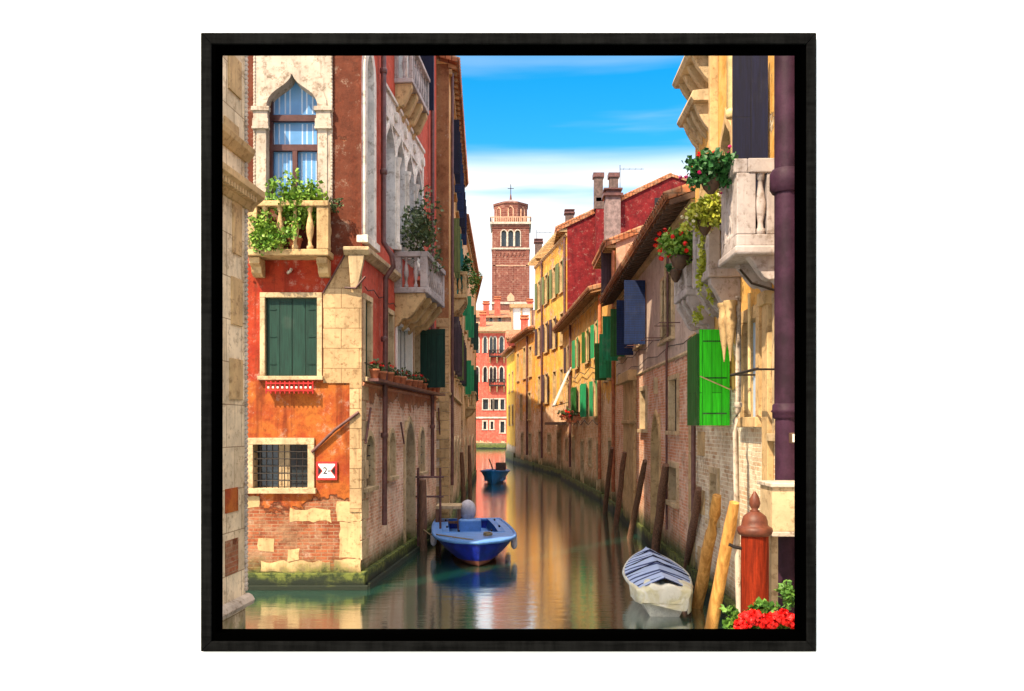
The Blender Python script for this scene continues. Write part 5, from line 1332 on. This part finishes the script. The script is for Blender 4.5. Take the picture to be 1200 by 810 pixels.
# right balcony flowers
plant('flower_basket', 'dark green geranium with red and magenta blooms, highest of the balcony baskets', 'flowers', (.233 * 12.4, 12.4, CAMH + .299 * 12.4), (.25, .25, .19), 2600, .08, 'leafd', 11, (('fl_red', 9, .055, 1.4), ('fl_pink', 9, .045, 1.8)), ('basket', CAMH + .277 * 12.4, .15))
plant('flower_basket', 'yellow green bush with cream blooms hanging between the first and second balcony', 'flowers', (.226 * 13.9, 13.9, CAMH + .25 * 13.9), (.25, .25, .2), 2600, .075, 'leafy', 12, (('fl_white', 16, .045, 1.5),), ('basket', CAMH + .228 * 13.9, .12))
plant('flower_basket', 'bushy green plant with scarlet blooms in a brown basket on the farthest balcony', 'flowers', (.1965 * 16.2, 16.2, CAMH + .214 * 16.2), (.28, .28, .22), 2800, .085, 'leafl', 13, (('fl_red', 30, .065, 1.6),), ('basket', CAMH + .187 * 16.2, .18))
plant('flower_basket', 'smallest dark potted plant hanging lowest under the farthest balcony flowers', 'flowers', (.192 * 17.0, 17.0, CAMH + .184 * 17), (.15, .15, .07), 200, .07, 'leafd', 14, (('fl_pink', 3, .03, 1.2),), ('basket', CAMH + .172 * 17, .12))
plant('trailing_vine', 'yellow green vine hanging down in a long strand between the two farther balconies', 'vine', (.2245 * 15.0, 15.0, CAMH + .19 * 15.0), (.08, .12, .55), 1000, .07, 'leafy', 15)
plant('trailing_vine', 'thin yellow vine below the farthest balcony, above the green shutter', 'vine', (.218 * 15.3, 15.3, CAMH + .13 * 15.3), (.1, .15, .16), 160, .06, 'leafy', 16)
# geraniums at the bottom right on a parapet
pr = obj('parapet', MB().box(1.72, 3.2, -1, CAMH - .247 * 6.0, 5.8, 6.5), 'stone', None, loc=(2.4, 6.1, 0)); tag(pr, 'stone parapet under the red geraniums at the lower right', 'parapet')
m = MB()
for i, (u, v, rr_) in enumerate(((872, 726, .075), (882, 718, .06), (893, 727, .08), (905, 724, .06), (917, 722, .075), (928, 728, .08), (940, 720, .07), (868, 732, .05))):
    pass
g = thing('geraniums', 'bright red geraniums with feathery green leaves in the lower right corner', 'flowers', (1.9, 6.0, 1.95))
c0_ = W(895, 724, 6.0)
gm = MB(); rnd = random.Random(5)
for (u, v, rr_) in ((874, 727, .05), (884, 722, .045), (895, 729, .055), (907, 725, .045), (918, 723, .055), (929, 728, .055), (942, 722, .05), (868, 733, .035), (901, 733, .04)):
    cc = W(u, v, 5.95 + rnd.uniform(-.1, .1)); sub_ = blooms(cc, (rr_, rr_, rr_ * .8), 26, .032, int(u)); gm.add(sub_.v, sub_.f)
obj('blossoms', gm, 'fl_red', g)
lm = MB()
for (u, v, rx, rz_, n_) in ((862, 722, .07, .06, 230), (900, 712, .1, .03, 160), (925, 706, .05, .1, 260), (880, 735, .1, .04, 200), (920, 738, .1, .04, 200), (858, 735, .05, .04, 120)):
    cc = W(u, v, 6.1); l_ = leaves(cc, (rx, .08, rz_), n_, .045, int(u)); lm.add(l_.v, l_.f)
obj('foliage', lm, 'leaf', g)

# laundry / awning on the ochre house, flower boxes there
F = F5r
t = thing('awning', 'white cloth awning slanting out from the ochre house', 'awning', tuple(F.M @ Vector((13.6, 0, 5.6))))
m = MB(F); m.add([(11.4, .1, 6.9), (12.6, .1, 6.9), (14.6, .9, 4.7), (13.2, .9, 4.7), (11.4, .07, 6.86), (12.6, .07, 6.86), (14.6, .87, 4.65), (13.2, .87, 4.65)], [(0, 1, 2, 3), (7, 6, 5, 4), (0, 3, 7, 4), (1, 5, 6, 2), (2, 6, 7, 3), (0, 4, 5, 1)]); obj('cloth', m, 'white_paint', t)
m = MB(F); m.tube([(13.2, 0, 4.9), (13.2, .9, 4.64)], .02, 5); m.tube([(14.6, 0, 4.9), (14.6, .9, 4.64)], .02, 5); obj('arm', m, 'iron', t)
for i, (s, z) in enumerate(((12.2, 3.9), (10.6, 3.95), (9.2, 3.75), (7.2, 3.85))):
    p = F.M @ Vector((s, .4, z)); t = thing('flower_box', ['terracotta flower box under the white awning', 'reddish flower box next to the one below the awning', 'flower box under the middle window of the ochre house', 'flower box nearest the dark pipe of the ochre house'][i], 'flower box', p)
    obj('box', MB(F).box(s - .6, s + .6, z - .12, z + .1, .12, .55), 'terracotta', t); obj('foliage', leaves((p.x, p.y, p.z + .25), (.3, .5, .2), 160, .12, 30 + i), 'leafo', t); obj('blossoms', blooms((p.x, p.y, p.z + .2), (.35, .55, .22), 16, .1, 40 + i), 'fl_red' if i % 2 else 'terracotta', t)

# separate pieces that lie apart on the walls become objects of their own
def islands(o):
    me = o.data; n = len(me.vertices); par = list(range(n))
    def find(a):
        while par[a] != a: par[a] = par[par[a]]; a = par[a]
        return a
    for p in me.polygons:
        v = p.vertices
        for k in v[1:]:
            a, b_ = find(v[0]), find(k)
            if a != b_: par[a] = b_
    gr = {}
    for p in me.polygons: gr.setdefault(find(p.vertices[0]), []).append(p.index)
    return list(gr.values())
def split(o, single):
    g = islands(o)
    if not 1 < len(g) <= 100: return
    me = o.data; uv = me.uv_layers[0].data
    for k, faces in enumerate(g):
        mp_ = {}; vs = []; fs = []; us = []; sm_ = []
        for fi in faces:
            p = me.polygons[fi]; f = []
            for li, vi in zip(p.loop_indices, p.vertices):
                if vi not in mp_: mp_[vi] = len(vs); vs.append(tuple(me.vertices[vi].co))
                f.append(mp_[vi]); us.append(tuple(uv[li].uv))
            fs.append(f); sm_.append(p.use_smooth)
        nm = bpy.data.meshes.new(single); nm.from_pydata(vs, [], fs); ul = nm.uv_layers.new(name='UVMap')
        for i, q_ in enumerate(us): ul.data[i].uv = q_
        for p, s_ in zip(nm.polygons, sm_): p.use_smooth = s_
        nm.materials.append(me.materials[0])
        c_ = o.copy(); c_.data = nm; c_.name = single; COL.objects.link(c_)
    bpy.data.objects.remove(o)
SINGLE = {'stone_blocks': 'stone_block', 'panel': 'panel', 'rafters': 'rafter', 'brick_patch': 'brick_patch', 'jamb_stone': 'jamb_stone', 'capital': 'capital_slab', 'quoins': 'quoin', 'wall_trim': 'wall_trim', 'hinges': 'hinge', 'iron_tie': 'iron_tie',
          'curtain': 'curtain', 'rack_studs': 'rack_stud', 'upper_balcony_brackets': 'balcony_bracket', 'cleats': 'cleat', 'lashing': 'lashing', 'rail': 'rail', 'sign_wedges': 'sign_wedge', 'sign_black': 'sign_wedge_core', 'drum_arches': 'drum_arch', 'arm': 'arm', 'box_moulding': 'box_moulding', 'corbels': 'corbel', 'side_wall': 'side_wall'}
for o in [o for o in bpy.data.objects if o.type == 'MESH']:
    k = o.name.split('.')[0]
    if k in SINGLE and not o.children: split(o, SINGLE[k])

# ================================================================ CAMERA, LIGHT, SKY
cam = bpy.data.cameras.new('camera'); co = bpy.data.objects.new('camera', cam); COL.objects.link(co)
co.location = (0, 0, CAMH); co.rotation_euler = (math.pi / 2, 0, 0); cam.sensor_width = 36; cam.lens = 30; cam.shift_y = 95 / 1200; cam.clip_start = .05; cam.clip_end = 2000; SC.camera = co
SUN = Vector((-.43, -.55, .82)).normalized()
sl = bpy.data.lights.new('sun', 'SUN'); sl.energy = 3.8; sl.angle = math.radians(.5); sl.color = (1, .83, .58)
so = bpy.data.objects.new('sun', sl); COL.objects.link(so); so.rotation_euler = SUN.to_track_quat('Z', 'Y').to_euler(); so.location = (-20, -30, 40)
w = bpy.data.worlds.new('World'); SC.world = w; w.use_nodes = True; nt = w.node_tree; nt.nodes.clear()
out = nt.nodes.new('ShaderNodeOutputWorld'); bg = nt.nodes.new('ShaderNodeBackground'); sky = nt.nodes.new('ShaderNodeTexSky')
sky.sky_type = 'NISHITA'; sky.sun_disc = False; sky.sun_elevation = math.asin(SUN.z); sky.sun_rotation = math.atan2(SUN.x, SUN.y)
sky.ozone_density = 2.5; sky.dust_density = .6; sky.air_density = 1.0
tc = nt.nodes.new('ShaderNodeTexCoord'); mp = nt.nodes.new('ShaderNodeMapping'); mp.inputs[3].default_value = (1.0, .6, 11)
ns = nt.nodes.new('ShaderNodeTexNoise'); ns.inputs['Scale'].default_value = 1.3; ns.inputs['Detail'].default_value = 5; ns.inputs['Roughness'].default_value = .5
nt.links.new(tc.outputs['Generated'], mp.inputs[0]); nt.links.new(mp.outputs[0], ns.inputs['Vector'])
sx = nt.nodes.new('ShaderNodeSeparateXYZ'); nt.links.new(tc.outputs['Generated'], sx.inputs[0])
def mth(op, a, b_, cl=False):
    n = nt.nodes.new('ShaderNodeMath'); n.operation = op; n.use_clamp = cl
    for k, v in enumerate((a, b_)):
        if isinstance(v, bpy.types.NodeSocket): nt.links.new(v, n.inputs[k])
        else: n.inputs[k].default_value = v
    return n.outputs[0]
def mr(v, a, b_, c_=0, d=1):
    n = nt.nodes.new('ShaderNodeMapRange'); n.interpolation_type = 'SMOOTHSTEP'; nt.links.new(v, n.inputs[0])
    for k, q in enumerate((a, b_, c_, d)): n.inputs[k + 1].default_value = q
    return n.outputs[0]
zn = mth('ADD', sx.outputs[2], mth('MULTIPLY', mth('SUBTRACT', ns.outputs['Fac'], .5), .07))
low = mth('ADD', mr(zn, .31, .205), mth('MULTIPLY', mth('MULTIPLY', mr(zn, .262, .282), mr(zn, .312, .288)), .6), True); band = mr(ns.outputs['Fac'], .48, .68)
cl = mth('ADD', mth('MULTIPLY', mth('POWER', low, 1.2), 1.0), mth('MULTIPLY', band, mr(sx.outputs[2], .42, .26, .12, .8)), True)
mx = nt.nodes.new('ShaderNodeMix'); mx.data_type = 'RGBA'; nt.links.new(cl, mx.inputs[0])
hs = nt.nodes.new('ShaderNodeHueSaturation'); hs.inputs['Saturation'].default_value = 1.5; hs.inputs['Value'].default_value = .72; hs.inputs['Hue'].default_value = .485; nt.links.new(sky.outputs[0], hs.inputs['Color'])
nt.links.new(hs.outputs[0], mx.inputs[6]); mx.inputs[7].default_value = (3.6, 3.65, 3.7, 1)
mz = nt.nodes.new('ShaderNodeMix'); mz.data_type = 'RGBA'; nt.links.new(mth('MULTIPLY', mr(sx.outputs[2], .5, .72), .95), mz.inputs[0]); nt.links.new(mx.outputs[2], mz.inputs[6]); mz.inputs[7].default_value = (9.0, 8.5, 7.9, 1)  # bright overhead layer added out of view to raise the fill light
nt.links.new(mz.outputs[2], bg.inputs[0]); bg.inputs[1].default_value = .15; nt.links.new(bg.outputs[0], out.inputs[0])
SC.view_settings.view_transform = 'Standard'; SC.view_settings.look = 'None'; SC.view_settings.gamma = 1; SC.view_settings.exposure = 1.25
SC.cycles.max_bounces = 8; SC.cycles.diffuse_bounces = 5
for o in bpy.data.objects:
    if 'near' in o: del o['near']
